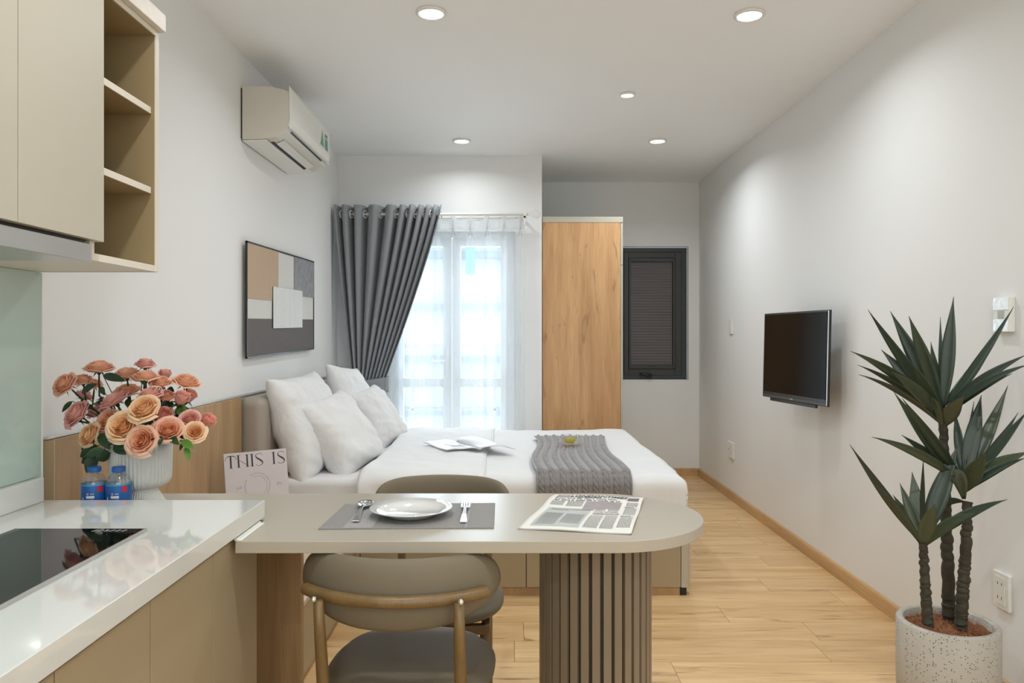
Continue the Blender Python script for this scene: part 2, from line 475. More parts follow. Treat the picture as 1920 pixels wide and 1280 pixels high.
PET = {'peach': petal_mat('peach_petals', (.86, .40, .17, 1), (.89, .60, .46, 1)),
       'yellow': petal_mat('apricot_petals', (.88, .47, .18, 1), (.92, .70, .46, 1)),
       'pink': petal_mat('pink_petals', (.82, .38, .24, 1), (.85, .53, .50, 1)),
       'coral': petal_mat('coral_petals', (.86, .38, .25, 1), (.87, .47, .40, 1))}

# ================================================================== ROOM
XL, XR, ZC = -1.317, 1.708, 2.641
YB, YA, Y0 = 5.73, 6.72, -1.6
st = dict(kind='structure')
put('wall_left', MB().box(XL - .12, XL, Y0, YB + .12, 0, ZC).box(XL, -1.155, Y0, 1.83, 0, ZC), M['wall'], **st)
put('wall_right', MB().box(XR, XR + .12, Y0, YA + .12, 0, ZC), M['wall'], **st)
DX0, DX1, DZ = -.93, .045, 2.056
put('wall_back', MB().box(XL, DX0, YB, YB + .12, 0, ZC).box(DX1, .25, YB, YB + .12, 0, ZC).box(DX0, DX1, YB, YB + .12, DZ, ZC)
    .box(.13, .25, YB + .12, YA, 0, ZC), M['wall'], **st)
WX0, WX1, WZ0, WZ1 = 1.0, 1.612, .856, 2.061
put('wall_alcove', MB().box(.13, WX0, YA, YA + .12, 0, ZC).box(WX1, XR, YA, YA + .12, 0, ZC).box(WX0, WX1, YA, YA + .12, 0, WZ0).box(WX0, WX1, YA, YA + .12, WZ1, ZC), M['wall'], **st)
put('wall_behind', MB().box(XL - .12, XR + .12, Y0 - .12, Y0, 0, ZC), M['wall'], **st)
put('ceiling', MB().box(XL - .12, XR + .12, Y0 - .12, YA + .12, ZC, ZC + .1), M['ceil'], **st)
fl = put('floor', MB().box(XL - .12, XR + .12, Y0 - .12, YA + .12, -.06, -.008), M['subfloor'], **st)
# laminate planks, each its own piece
PL, PWD = 1.22, .2
joint = {0: .62, 1: 0.02, 2: 1.281, 3: .966, 4: .35, 5: 1.283, 6: .80, 7: .2}
full = MB().box(-PL / 2 + .0008, PL / 2 - .0008, -PWD / 2 + .0009, PWD / 2 - .0009, -.008, 0)
fm = mesh_from('plank', full, M['oakfloor'])
row = -22
Y = 2.67 + row * PWD
while Y < YA:
    ya, yb_ = max(Y, Y0), min(Y + PWD, YA)
    if yb_ > ya:
        j = joint.get(row, None)
        if j is None: j = random.Random(row).uniform(-.6, 1.4)
        x = j - math.ceil((j - XL) / PL) * PL
        while x < XR:
            xa, xb = max(x, XL), min(x + PL, XR)
            if xb - xa > .01:
                isfull = (xb - xa > PL - .001 and yb_ - ya > PWD - .001)
                if isfull:
                    me = fm
                else:
                    me = mesh_from('plank', MB().box(-(xb - xa) / 2 + .0008, (xb - xa) / 2 - .0008, -(yb_ - ya) / 2 + .0009, (yb_ - ya) / 2 - .0009, -.008, 0), M['oakfloor'])
                o = bpy.data.objects.new('plank', me); col.objects.link(o)
                o.parent = fl
                o.location = Vector(((xa + xb) / 2, (ya + yb_) / 2, 0)) - fl.location
            x += PL
    row += 1
    Y += PWD
def baseboard(name, a, b, nrm, joints):
    a = Vector(a); b = Vector(b); d = (b - a).normalized(); nrm = Vector(nrm)
    cuts = [0] + joints + [(b - a).length]
    prof = [(0, 0), (.014, 0), (.014, .060), (.010, .068), (0, .070)]
    root = None
    for i in range(len(cuts) - 1):
        s0, s1 = cuts[i] + .0006, cuts[i + 1] - .0006
        vs = [a + d * s0 + nrm * p[0] + Vector((0, 0, p[1])) for p in prof] + [a + d * s1 + nrm * p[0] + Vector((0, 0, p[1])) for p in prof]
        n = len(prof)
        fs = [tuple(range(n)), tuple(range(2 * n - 1, n - 1, -1))] + [(k, n + k, n + (k + 1) % n, (k + 1) % n) for k in range(n)]
        if root is None:
            root = put(name, MB().add(vs, fs), M['oakbase'], kind='structure')
        else:
            put('board', MB().add(vs, fs), M['oakbase'], parent=root)
baseboard('baseboard_right', (XR, Y0, 0), (XR, YA, 0), (-1, 0, 0), [1.75, 4.19 - .15 + .0, 6.357])
baseboard('baseboard_back', (.90, YA, 0), (XR - .014, YA, 0), (0, -1, 0), [])

# wood panelling on the left wall
tp = put('trim_1', MB().box(XL, -1.285, 2.112, 3.585, 0, .958), [M['oakpanel']], kind='structure')
put('edge_band', MB().box(XL + .001, -1.2852, 2.108, 2.112, 0, .957), M['oakend'], parent=tp)
put('metal_strip', MB().box(XL, -1.300, 2.105, 5.40, .960, .968), M['silver'], parent=tp)

# ================================================================== BALCONY DOOR
d1 = put('door_1', MB().box(DX0, DX0 + .045, YB + .02, YB + .09, 0, DZ).box(DX1 - .045, DX1, YB + .02, YB + .09, 0, DZ)
         .box(DX0 + .045, DX1 - .045, YB + .02, YB + .09, DZ - .045, DZ), M['doorframe'], kind='structure', bev=.003)
mid = (DX0 + DX1) / 2
for s, (xa, xb) in enumerate(((DX0 + .047, mid - .002), (mid + .002, DX1 - .047))):
    ya, yb_ = YB + .03, YB + .075
    sw = .066
    lf = put('door_leaf', MB().box(xa, xa + sw, ya, yb_, .02, DZ - .048).box(xb - sw, xb, ya, yb_, .02, DZ - .048)
             .box(xa + sw, xb - sw, ya, yb_, DZ - .11, DZ - .048).box(xa + sw, xb - sw, ya, yb_, .02, .12).box(xa + sw, xb - sw, ya, yb_, .86, .93),
             M['doorframe'], parent=d1, bev=.003)
    put('pane', MB().box(xa + sw, xb - sw, ya + .018, ya + .026, .93, DZ - .11), M['pane'], parent=lf)
    put('pane', MB().box(xa + sw, xb - sw, ya + .018, ya + .026, .12, .86), M['pane'], parent=lf)
    if s == 0:
        put('door_handle', MB().box(xb - .045, xb - .02, ya - .008, ya, .98, 1.16).tube([(xb - .032, ya, 1.065), (xb - .032, ya - .045, 1.065), (xb - .15, ya - .048, 1.062)], .008), M['silver'], parent=lf)
# outside
put('balcony_floor', MB().box(-2.2, 1.2, YB + .12, 7.2, -.15, -.03), M['concrete'], kind='structure')
rl = thing('balcony_railing', 'grey metal railing on the balcony outside the glazed double door', 'railing', (-.4, 7.1, -.03))
put('top_rail', MB().box(-2.2, 1.2, 7.07, 7.12, 1.14, 1.18), M['rail'], parent=rl)
put('bottom_rail', MB().box(-2.2, 1.2, 7.085, 7.105, .08, .11), M['rail'], parent=rl)
put('bottom_rail', MB().box(-2.2, 1.2, 7.085, 7.105, .55, .57), M['rail'], parent=rl).name = 'middle_rail'
for k in range(9):
    x = -2.1 + k * .39
    put('baluster', MB().box(x, x + .022, 7.085, 7.105, -.03, 1.14), M['rail'], parent=rl)
bd = thing('building', 'pale building with louvred floors across the street behind the sheer curtain', 'building', (-1, 13, -6))
put('facade_wall', MB().box(-6, 4, 13, 14, -6, 3.9), M['facade'], parent=bd)
for k in range(7):
    put('ledge', MB().box(-6, 4, 12.75, 13, -1.9 + k * .9, -1.78 + k * .9), M['rail'], parent=bd)
put('awning', MB().box(-.72, -.58, 12.3, 12.7, 2.3, 3.3), M['bluecloth'], parent=bd)
put('pavement', MB().box(-12, 10, 7.3, 30, -6.2, -6), M['concrete'], kind='structure')

# ================================================================== CURTAINS
YC = 5.56
rod = thing('curtain_rod', 'white curtain rod with clear finial above the balcony door', 'curtain rod', (-.5, YC, 2.165))
zr = EYE + 229.5 * YC / F
XF = (1003 - CX) * YC / F
put('rod', MB().tube([(XL + .02, YC, zr), (XF - .05, YC, zr)], .0105, 14), M['white'], parent=rod, smooth=True)
put('sheer_track', MB().tube([(XL + .02, YC + .085, zr - .012), (XF - .06, YC + .085, zr - .012)], .006, 8), M['white'], parent=rod, smooth=True)
put('bracket', MB().box(XF - .085, XF - .068, YC - .012, YC + .012, zr - .08, zr + .012).box(XF - .085, XF - .068, YC - .012, YB, zr - .03, zr - .012), M['white'], parent=rod, bev=.002)
rot = Matrix.Rotation(PI / 2, 3, 'Y')
put('finial', MB().lathe([(.0, -.055), (.014, -.05), (.014, -.035), (.011, -.03), (.022, -.012), (.034, .010), (.036, .014), (.02, .034), (.008, .044), (0, .05)], (XF, YC, zr), 8, axis=rot), M['glass'], parent=rod, label='clear faceted finial')

# grey curtain
cur = thing('drawn_back_curtain', 'grey blackout curtain on white rings, tied back beside the sheer curtain', 'curtain', (-1.0, YC, 0))
lob = [629.5, 647.8, 673, 702, 736, 757, 773, 791, 804, 818, 830]
topx = [(p - CX) * YC / F for p in lob]
topx[0] = max(topx[0], XL + .022)
waist = [(661 + 63 * (i / 10) - CX) * YC / F for i in range(11)]
zt, zw, zw2 = EYE + 245 * YC / F, .93, .83
def cpos(s, z):
    # s in 0..10 (lobe index), folds front at integer, back at half
    i = min(int(s), 9); fr = s - i
    fr2 = fr + .10 * math.sin(2 * PI * fr)
    xt = topx[i] + (topx[i + 1] - topx[i]) * fr2
    xw = waist[i] + (waist[i + 1] - waist[i]) * fr2
    if z > zw:
        v = (zt - z) / (zt - zw)
        k = v ** 1.15 * (1 - .0 * v)
        x = xt + (xw - xt) * k
        A = .062 + (.028 - .062) * v
    elif z > zw2:
        x = xw; A = .022
    else:
        v = (zw2 - z) / zw2
        cx_ = (waist[0] + waist[-1]) / 2
        x = cx_ + (xw - cx_) * (1 + .30 * min(1, v * 3)); A = .03
    x = max(x, XL + .006)
    c_ = math.cos(2 * PI * s)
    return Vector((x, YC - A * math.copysign(abs(c_) ** .65, c_) * (1 + .10 * math.sin(i * 2.3)) - .004, z))
zs = [zt - (zt - zw) * k / 26 for k in range(27)] + [zw2] + [zw2 - (zw2 - .02) * k / 8 for k in range(1, 9)]
NS = 160
def cfn(u, v): return cpos(u * 10, zs[int(round(v * (len(zs) - 1)))])
put('fabric', MB().grid(cfn, NS, len(zs) - 1), M['curtain'], parent=cur, smooth=True, solid=.003)
tb = MB()
cxw = (waist[0] + waist[-1]) / 2; hw = (waist[-1] - waist[0]) / 2 + .022
def tbf(u, v):
    t = 2 * PI * u
    z = .935 - .115 * v + .025 * math.cos(t + .6) + .018 * math.sin(t)
    return Vector((cxw + hw * math.cos(t), YC - .004 + .05 * math.sin(t), z))
put('tieback', MB().grid(tbf, 48, 5, wu=True), M['curtain'], parent=cur, smooth=True, solid=.004)
for px in (641, 659.5, 685, 713.5, 743, 765, 779, 796, 808.6, 825.5):
    x = (px - CX) * YC / F
    def tor(u, v):
        a = 2 * PI * u; bb = 2 * PI * v
        r = .026 + .006 * math.cos(bb)
        p = Vector((.006 * math.sin(bb), r * math.cos(a), r * math.sin(a)))
        p = Matrix.Rotation(math.radians(-24), 3, 'Z') @ p
        return Vector((x, YC, zr)) + p
    put('grommet', MB().grid(tor, 24, 8, True, True), M['white'], parent=cur, smooth=True)

# sheer curtain
YS = 5.655
sh = thing('sheer_curtain', 'translucent white sheer curtain with pinch pleats over the balcony door', 'curtain', (-.4, YS, 0))
sx0, sx1 = -1.10, (984 - CX) * YS / F
pl = [(850.5 + 31.3 * k - CX) * YS / F for k in range(-8, 5)]
ztop = EYE + 227 * YS / F
def sfn(u, v):
    x = sx0 + (sx1 - sx0) * u
    z = ztop - .03 - (ztop - .05) * v
    k = min(1, v * 12)
    w = 0
    for q in pl:
        d = (x - q) / .020
        w += math.exp(-d * d)
    a = .011 * math.sin(x * 78 + 1.2 * math.sin(v * 3)) * min(1, v * 4) + .010 * math.sin(x * 31 + v * 1.2)
    return Vector((x + .012 * (1 - k) * 0, YS - .022 * w * (1 - .35 * v) - a * .9 * min(1, .3 + v), z))
put('fabric', MB().grid(sfn, 260, 30), M['sheer'], parent=sh, smooth=True)
def sband(u, v):
    p = sfn(u, 0); p.y -= .004
    p.z = ztop - .003 - .105 * v
    return p
put('heading_tape', MB().grid(sband, 200, 2), M['sheerband'], parent=sh, smooth=True)
for q in pl[7:]:
    put('pinch_pleat', MB().tube([(q - .013, YS - .02, ztop - .005), (q, YS - .028, ztop - .075), (q - .012, YS - .02, ztop - .16)], [.004, .003, .002], 6)
        .tube([(q + .013, YS - .02, ztop - .005), (q, YS - .028, ztop - .075), (q + .012, YS - .02, ztop - .16)], [.004, .003, .002], 6)
        .tube([(q, YS - .01, ztop - .012), (q, YS, ztop + .012)], .003, 6), M['sheerband'], parent=sh, smooth=True)

# ================================================================== ALCOVE WINDOW + WARDROBE
fy = YA + .012
w1 = put('window_1', frame(WX0, WX1 - .012, fy, fy + .05, WZ0 + .006, WZ1 - .010, .03, .048, .040, .040), M['anthracite'], kind='structure', bev=.002)
sa, sb, s0, s1 = 1.032, WX1 - .062, WZ0 + .048, WZ1 - .052
put('sash', frame(sa, sb, fy - .006, fy + .04, s0, s1, .043, .055, .055, .050), M['anthracite'], parent=w1, bev=.003)
put('blind_frame', frame(sa + .045, sb - .058, fy - .014, fy - .0065, s0 + .057, s1 - .052, .016, .020, .020, .032), M['anthracite'], parent=w1, bev=.002)
for cx_ in (sa + .045, sb - .074):
    for cz_ in (s0 + .053, s1 - .066):
        put('corner_clip', MB().box(cx_, cx_ + .018, fy - .017, fy - .0062, cz_, cz_ + .016), M['black'], parent=w1, bev=.001)
bl = MB()
n = 74; z0b, z1b = s0 + .10, s1 - .085
vs = []
for k in range(n + 1):
    z = z0b + (z1b - z0b) * k / n
    y = fy + .004 + (.004 if k % 2 else 0)
    vs += [(sa + .06, y, z), (sb - .08, y, z)]
bl.add(vs, [(2 * k, 2 * k + 1, 2 * k + 3, 2 * k + 2) for k in range(n)])
put('pleated_blind', bl, M['blind'], parent=w1)
put('blind_rail', MB().box(sa + .06, sb - .08, fy - .010, fy + .006, s0 + .076, s0 + .10).box(sa + .19, sa + .30, fy - .018, fy - .008, s0 + .080, s0 + .092), M['anthracite'], parent=w1, bev=.001)
hx = (1219 - CX) * YA / F; hz = EYE - (707 - CY) * YA / F
put('window_handle', MB().tube([(hx, fy - .005, hz + .01), (hx, fy - .035, hz + .012), (hx - .10, fy - .038, hz + .035)], [.020, .018, .009], 10), M['black'], parent=w1, smooth=True)
put('pane', MB().box(sa + .04, sb - .05, fy + .02, fy + .026, s0 + .05, s1 - .05), M['screen'], parent=w1)

wd = thing('wardrobe', 'tall knotty oak wardrobe beside the dark alcove window', 'wardrobe', (.56, 6.2, 0))
wx0, wx1, wy0, wy1, wz = .256, .868, 5.755, 6.70, 2.174
put('side_panel', MB().box(wx0, wx1 - .012, wy0, wy0 + .018, 0, wz - .045), M['oakward'], parent=wd)
put('body', MB().box(wx0, wx1 - .022, wy0 + .018, wy1, 0.0, wz - .045), M['beige'], parent=wd)
put('top_board', MB().box(wx0, wx1 + .008, wy0 - .003, wy1, wz - .044, wz), M['beige'], parent=wd, bev=.001)
for k in range(2):
    ya = wy0 + .002 + k * .472
    put('door', MB().box(wx1 - .010, wx1 + .008, ya, ya + .468, .33, 1.80), M['beige'], parent=wd, bev=.001)
    put('door', MB().box(wx1 - .010, wx1 + .008, ya, ya + .468, 1.803, wz - .047), M['beige'], parent=wd, bev=.001)
    put('drawer', MB().box(wx1 - .010, wx1 + .008, ya, ya + .468, .06, .327), M['beige'], parent=wd, bev=.001)

# ================================================================== DOWNLIGHTS
def downlight(x, y, r, label, power=5.0, grp=None):
    t = thing('ceiling_downlight', label, 'ceiling light', (x, y, ZC - .012), grp)
    put('trim_ring', MB().lathe([(r * .80, .002), (r * .84, -.001), (r, .0035), (r, .012), (r * .80, .012)], (x, y, ZC - .012), 40, caps=False), M['white'], parent=t, smooth=True)
    put('lens', MB().lathe([(0, .004), (r * .80, .004), (r * .80, .011)], (x, y, ZC - .012), 40, caps=False), M['lens'], parent=t)
    area('downlight_lamp', (x, y, ZC - .016), (0, 0, 0), r * 1.7, r * 1.7, power, (.91, .965, 1.0), parent=t, shape='DISK', spread=math.radians(155))
downlight(-.337, 5.29, .064, 'round white downlight above the balcony curtains', 3.6)
downlight(1.05, 5.29, .064, 'round white downlight on the alcove side, level with the curtains', 9)
downlight(-.335, 3.20, .065, 'large round white downlight ahead of the wall air conditioner, near top edge', 7.0)
downlight(1.035, 3.22, .065, 'large round downlight near the top of the right wall', 7.0)
downlight(.676, 4.28, .045, 'small recessed spotlight, the only small one on the ceiling', 2.0)
for (x, y, lb) in ((-.335, 1.1, 'round white downlight above the counter and table edge'), (1.035, 1.1, 'round white downlight above the floor before the potted plant'),
                   (-.335, -.9, 'round white downlight behind the camera on the kitchen side'), (1.035, -.9, 'round white downlight behind the camera on the right wall side')):
    downlight(x, y, .065, lb, 8.5, 'downlights over the kitchen end')

# ================================================================== AIR CONDITIONER
ac = thing('air_conditioner', 'white wall-mounted split air conditioner above the painting', 'air conditioner', (XL, 4.03, 2.215))
ya, yb_ = 3.655, 4.417
pr = [(0, .262), (.03, .264), (.13, .262), (.20, .246), (.229, .235), (.232, .215), (.236, .10), (.230, .066), (.205, .038), (.165, .012), (.10, .002), (.0, 0)]
vs = [(XL + .008 + a, ya, 2.215 + z) for a, z in pr] + [(XL + .008 + a, yb_, 2.215 + z) for a, z in pr]
n = len(pr)
put('housing', MB().add(vs, [tuple(range(n)), tuple(range(2 * n - 1, n - 1, -1))] + [(k, n + k, n + (k + 1) % n, (k + 1) % n) for k in range(n)]), M['acside'], parent=ac, bev=.003)
put('backplate', MB().box(XL, XL + .008, ya + .01, yb_ - .01, 2.222, 2.47), M['black'], parent=ac)
fp = [(.232, .262), (.243, .238), (.247, .10), (.238, .068), (.246, .052), (.238, .050), (.228, .07), (.235, .10), (.232, .23)]
vs = [(XL + .008 + a, ya - .004, 2.215 + z) for a, z in fp] + [(XL + .008 + a, yb_ + .004, 2.215 + z) for a, z in fp]
n = len(fp)
put('front_panel', MB().add(vs, [tuple(range(n)), tuple(range(2 * n - 1, n - 1, -1))] + [(k, n + k, n + (k + 1) % n, (k + 1) % n) for k in range(n)]), M['white'], parent=ac, smooth=False)
# outlet slot along the sloping underside
def acp(a, z, y): return Vector((XL + .008 + a, y, 2.215 + z))
def slope_quad(a0, z0, a1, z1, y0, y1, lift):
    d = Vector((a1 - a0, 0, z1 - z0)).normalized(); nrm = Vector((d.z, 0, -d.x)) * lift
    return [acp(a0, z0, y0) + nrm, acp(a1, z1, y0) + nrm, acp(a1, z1, y1) + nrm, acp(a0, z0, y1) + nrm]
def plate(q, th=.003):
    n_ = (q[1] - q[0]).cross(q[3] - q[0]).normalized() * th
    return MB().add(q + [p - n_ for p in q], [(0, 1, 2, 3), (7, 6, 5, 4), (0, 4, 5, 1), (1, 5, 6, 2), (2, 6, 7, 3), (3, 7, 4, 0)])
put('bottom_cover', plate(slope_quad(.002, .0, .120, .004, ya + .002, yb_ - .002, .003)), M['white'], parent=ac)
put('air_outlet', plate(slope_quad(.121, .004, .222, .058, ya + .07, yb_ - .10, .001)), M['black'], parent=ac)
put('louver', plate(slope_quad(.142, .007, .180, .024, ya + .085, yb_ - .12, .007), .004), M['white'], parent=ac)
put('control_strip', plate(slope_quad(.118, .004, .224, .058, yb_ - .10, yb_ - .001, .004)), M['white'], parent=ac)
put('indicator_marks', plate(slope_quad(.155, .022, .165, .028, yb_ - .075, yb_ - .03, .0055), .001), M['inkgrey'], parent=ac)
def acf(y, z, x=.0): return Vector((XL + .008 + .2475 + .0015 * 0 - .002 * (z - .10) / .14 * 2 + .0005, y, 2.215 + z))
st_ = MB().add([acf(4.20, .12), acf(4.28, .118), acf(4.25, .21)], [(0, 1, 2)])
put('energy_sticker', st_, M['green'], parent=ac, solid=.001)
put('energy_sticker', MB().add([acf(4.305, .115), acf(4.365, .115), acf(4.365, .205), acf(4.305, .205)], [(0, 1, 2, 3)]), M['green2'], parent=ac, solid=.001)
put('energy_sticker_band', MB().add([acf(4.308, .175), acf(4.362, .175), acf(4.362, .187), acf(4.308, .187)], [(0, 1, 2, 3)]), M['yellow'], parent=ac, solid=.002)

# ================================================================== PAINTING
pa = thing('framed_painting', 'black-framed abstract painting with tan, white and grey textured blocks', 'painting', (XL, 4.3, 1.14))
py0, py1, pz0, pz1 = 3.67, 4.93, 1.1425, 1.722
tl = .0195
def ap(y, z, x): return Vector((XL + x, y, z + tl * (y - py0)))
def slab(y0, y1, z0, z1, x0, x1, mb=None):
    mb = mb or MB()
    vs = [ap(y, z, x) for z in (z0, z1) for y in (y0, y1) for x in (x0, x1)]
    return mb.add(vs, [(0, 2, 3, 1), (4, 5, 7, 6), (0, 1, 5, 4), (2, 6, 7, 3), (0, 4, 6, 2), (1, 3, 7, 5)])
fr = MB()
t = .008
slab(py0, py0 + t, pz0, pz1, .0185, .0285, fr); slab(py1 - t, py1, pz0, pz1, .0185, .0285, fr)
slab(py0, py1, pz0, pz0 + t, .0185, .0285, fr); slab(py0, py1, pz1 - t, pz1, .0185, .0285, fr)
put('frame', fr, M['artframe'], parent=pa)
put('hanging_batten', slab(py0 + .3, py1 - .3, pz1 - .16, pz1 - .12, 0, .019), M['artframe'], parent=pa)
put('canvas', slab(py0 + t, py1 - t, pz0 + t, pz1 - t, .0185, .024), M['art_white'], parent=pa)
put('paint_block', slab(py0 + t, 4.174, 1.44, pz1 - t, .024, .027), M['art_tan'], parent=pa, label='tan combed paint block')
put('paint_block', slab(4.479, py1 - t, 1.483, pz1 - t, .024, .029), M['art_grey'], parent=pa, label='rough grey paint block')
put('paint_block', slab(py0 + t, py1 - t, pz0 + t, 1.339, .024, .0265), M['art_dark'], parent=pa, label='dark taupe paint block')
wq = MB()
nr = 30
for k in range(nr):
    a = 4.068 + (4.643 - 4.068) * k / nr; b_ = 4.068 + (4.643 - 4.068) * (k + .62) / nr
    slab(a, b_, 1.288, 1.515, .0265, .0325, wq)
slab(4.068, 4.643, 1.288, 1.515, .0265, .0305, wq)
put('paint_block', wq, M['art_white2'], parent=pa, label='white ribbed paint square')

# ================================================================== BED
bed = thing('bed', 'low double bed with beige base and taupe padded headboard', 'bed', (-.2, 4.49, 0))
put('headboard', MB().box(XL + .002, -1.185, 3.60, 5.42, .06, .955), M['headboard'], parent=bed, bev=.045, seg=6, smooth=True)
BX1 = .879
put('base', MB().box(-1.18, BX1 - .045, 3.625, 5.36, .04, .30), M['beige2'], parent=bed)
for (a, b_) in ((-1.18, -.722), (-.718, .08), (.084, BX1 - .052)):
    put('drawer_front', MB().box(a, b_, 3.602, 3.624, .042, .298), M['beige2'], parent=bed, bev=.001)
cp = MB()
vs = []
prf = [(BX1 - .049, 3.603)] + [(BX1 - .035 + .035 * math.sin(t_), 3.638 - .035 * math.cos(t_)) for t_ in [k * PI / 2 / 8 for k in range(9)]] + [(BX1, 5.36), (BX1 - .049, 5.36)]
n = len(prf)
vs = [(x, y, .040) for x, y in prf] + [(x, y, .30) for x, y in prf]
put('corner_panel', cp.add(vs, [tuple(range(n - 1, -1, -1)), tuple(range(n, 2 * n))] + [(k, (k + 1) % n, n + (k + 1) % n, n + k) for k in range(n)]), M['beige'], parent=bed)
put('plinth', MB().box(-1.15, BX1 - .055, 3.61, 5.3, 0, .04), M['oakpanel'], parent=bed)
put('foot', MB().box(BX1 - .055, BX1 - .022, 3.608, 3.64, 0, .04), M['black'], parent=bed, bev=.004)
put('mattress', MB().box(-1.18, .83, 3.645, 5.33, .30, .553), M['linen'], parent=bed, bev=.035, seg=5, smooth=True)

TOP = .580
def bend(s, e0, e1, r):
    """arc length coordinate -> (pos, drop)"""
    if s > e1:
        q = s - e1
        if q < r * PI / 2:
            a = q / r; return e1 + r * math.sin(a), r * (1 - math.cos(a))
        return e1 + r, r + (q - r * PI / 2)
    if s < e0:
        q = e0 - s
        if q < r * PI / 2:
            a = q / r; return e0 - r * math.sin(a), r * (1 - math.cos(a))
        return e0 - r, r + (q - r * PI / 2)
    return s, 0.0
def drape(x, y, lift=0.0, rx=.05, amp=1.0):
    X, dx = bend(x, -5, .80, .055)
    Yy, dy = bend(y, 3.63, 5.35, .055)
    d = max(dx, dy)
    z = TOP + lift - d
    nzv = noise.noise(Vector((x * 2.2, y * 2.2, 1.3))) * .010 + noise.noise(Vector((x * 7, y * 4, 5))) * .004 + abs(noise.noise(Vector((x * 3.2 + y * 2, y * 1.5 - x, 9)))) * .011 + abs(noise.noise(Vector((x * 1.2 - y * 3, y * 3.5 + x * 4, 4)))) * .007
    nzv *= amp
    if d < .02: z += nzv
    else:
        if dy > dx: Yy -= (nzv * 1.6 + .004 * math.sin(x * 23)) * (1 if y < 4.5 else -1)
        else: X += nzv * 1.6 + .004 * math.sin(y * 23)
    return Vector((X, Yy - (lift if dy > .01 and y < 4.5 else 0), z))
dv = thing('duvet', 'white cotton duvet spread over the bed with its top turned down', 'duvet', (0, 4.49, .30))
xs0, xs1, ys0, ys1 = -.715, .80 + .30, 3.63 - .28, 5.35 + .28
put('cover', MB().grid(lambda u, v: drape(xs0 + (xs1 - xs0) * u, ys0 + (ys1 - ys0) * v), 96, 110), M['linen'], parent=dv, smooth=True, solid=.010, off=-1)
def flap(u, v):
    y = ys0 + .01 + (ys1 - ys0 - .02) * v
    xr = -.135 + .035 * v + .008 * math.sin(v * 13)
    x = -.722 + (xr + .722) * u
    p = drape(x, y, .016, amp=1.3)
    e = min(u, 1 - u)
    if e < .05:
        p.z -= .012 * (1 - e / .05) ** 2
    p.z += .004 * math.sin(u * 9 + v * 17) * u * (1 - u) * 2
    return p
put('turned_down_fold', MB().grid(flap, 50, 110), M['linen'], parent=dv, smooth=True, solid=.010, off=0)
put('edge_seam', MB().tube([flap(1, k / 60) + Vector((0, 0, .004)) for k in range(61)], .005, 6), M['linen'], parent=dv, smooth=True)

def pillow(name, label, c, r, u, t, seed, grp=None, n=36):
    c = Vector(c); r = Vector(r) / 2; u = Vector(u) / 2
    nr = r.cross(u).normalized()
    mb = MB()
    def surf(sign):
        def f(a_, b_):
            a = a_ * 2 - 1; b = b_ * 2 - 1
            a = math.copysign(1 - (1 - abs(a)) ** 1.4, a); b = math.copysign(1 - (1 - abs(b)) ** 1.4, b)
            pa_ = a * (1 - .075 * (1 - b ** 2) * a * a); pb_ = b * (1 - .075 * (1 - a ** 2) * b * b)
            h = t / 2 * max(0, (1 - a * a) * (1 - b * b)) ** .36
            h *= 1 + .10 * (-b)
            p = c + r * pa_ + u * pb_
            q = Vector((a * 1.6 + seed, b * 1.6, seed * 3.1 + sign))
            edge = (1 - a * a) * (1 - b * b)
            wr = noise.noise(q * 1.1) * .018 + (abs(noise.noise(Vector((a * 6 + seed, b * .9, seed)))) - .2) * .020 * (1 - abs(a)) ** .3 + abs(noise.noise(Vector((a * .8 + seed, b * 5 + a * 2.5, seed + 5)))) * .020
            # tension creases towards the corners
            cr = math.sin((a * b) * 26 + seed) * .006 * abs(a * b)
            h += (wr + cr) * min(1, edge * 5)
            p = p + nr * (h * sign)
            p += u * (noise.noise(Vector((a * 3, seed, 2))) * .02 * abs(b)) + r * (noise.noise(Vector((seed, b * 3, 7))) * .02 * abs(a))
            return p
        return f
    mb.grid(surf(1), n, n)
    k = len(mb.f)
    mb.grid(surf(-1), n, n)
    for i in range(k, len(mb.f)): mb.f[i] = tuple(reversed(mb.f[i]))
    o = put(name, mb, M['pillow'], smooth=True, label=label, cat='pillow', group=grp)
    import bmesh
    bm = bmesh.new(); bm.from_mesh(o.data); bmesh.ops.remove_doubles(bm, verts=bm.verts, dist=.0008); bm.to_mesh(o.data); bm.free()
    return o
pillow('pillow', 'big white pillow against the headboard, nearest the oak panelling', (-1.085, 4.02, .785), (.03, .74, .01), (-.17, .0, .52), .24, 1.3)
pillow('pillow', 'big white pillow with raised corner, beside the tied grey curtain', (-1.01, 4.90, .785), (.06, .60, -.05), (-.19, .06, .54), .19, 4.1)
pillow('pillow', 'smaller white pillow leaning in front of the nearest big pillow', (-.895, 3.98, .735), (.12, .44, .05), (-.24, -.02, .38), .22, 7.7)
pillow('pillow', 'smaller white pillow leaning at the window side, touching the duvet', (-.865, 4.86, .725), (.10, .44, .04), (-.22, .0, .36), .21, 2.9)

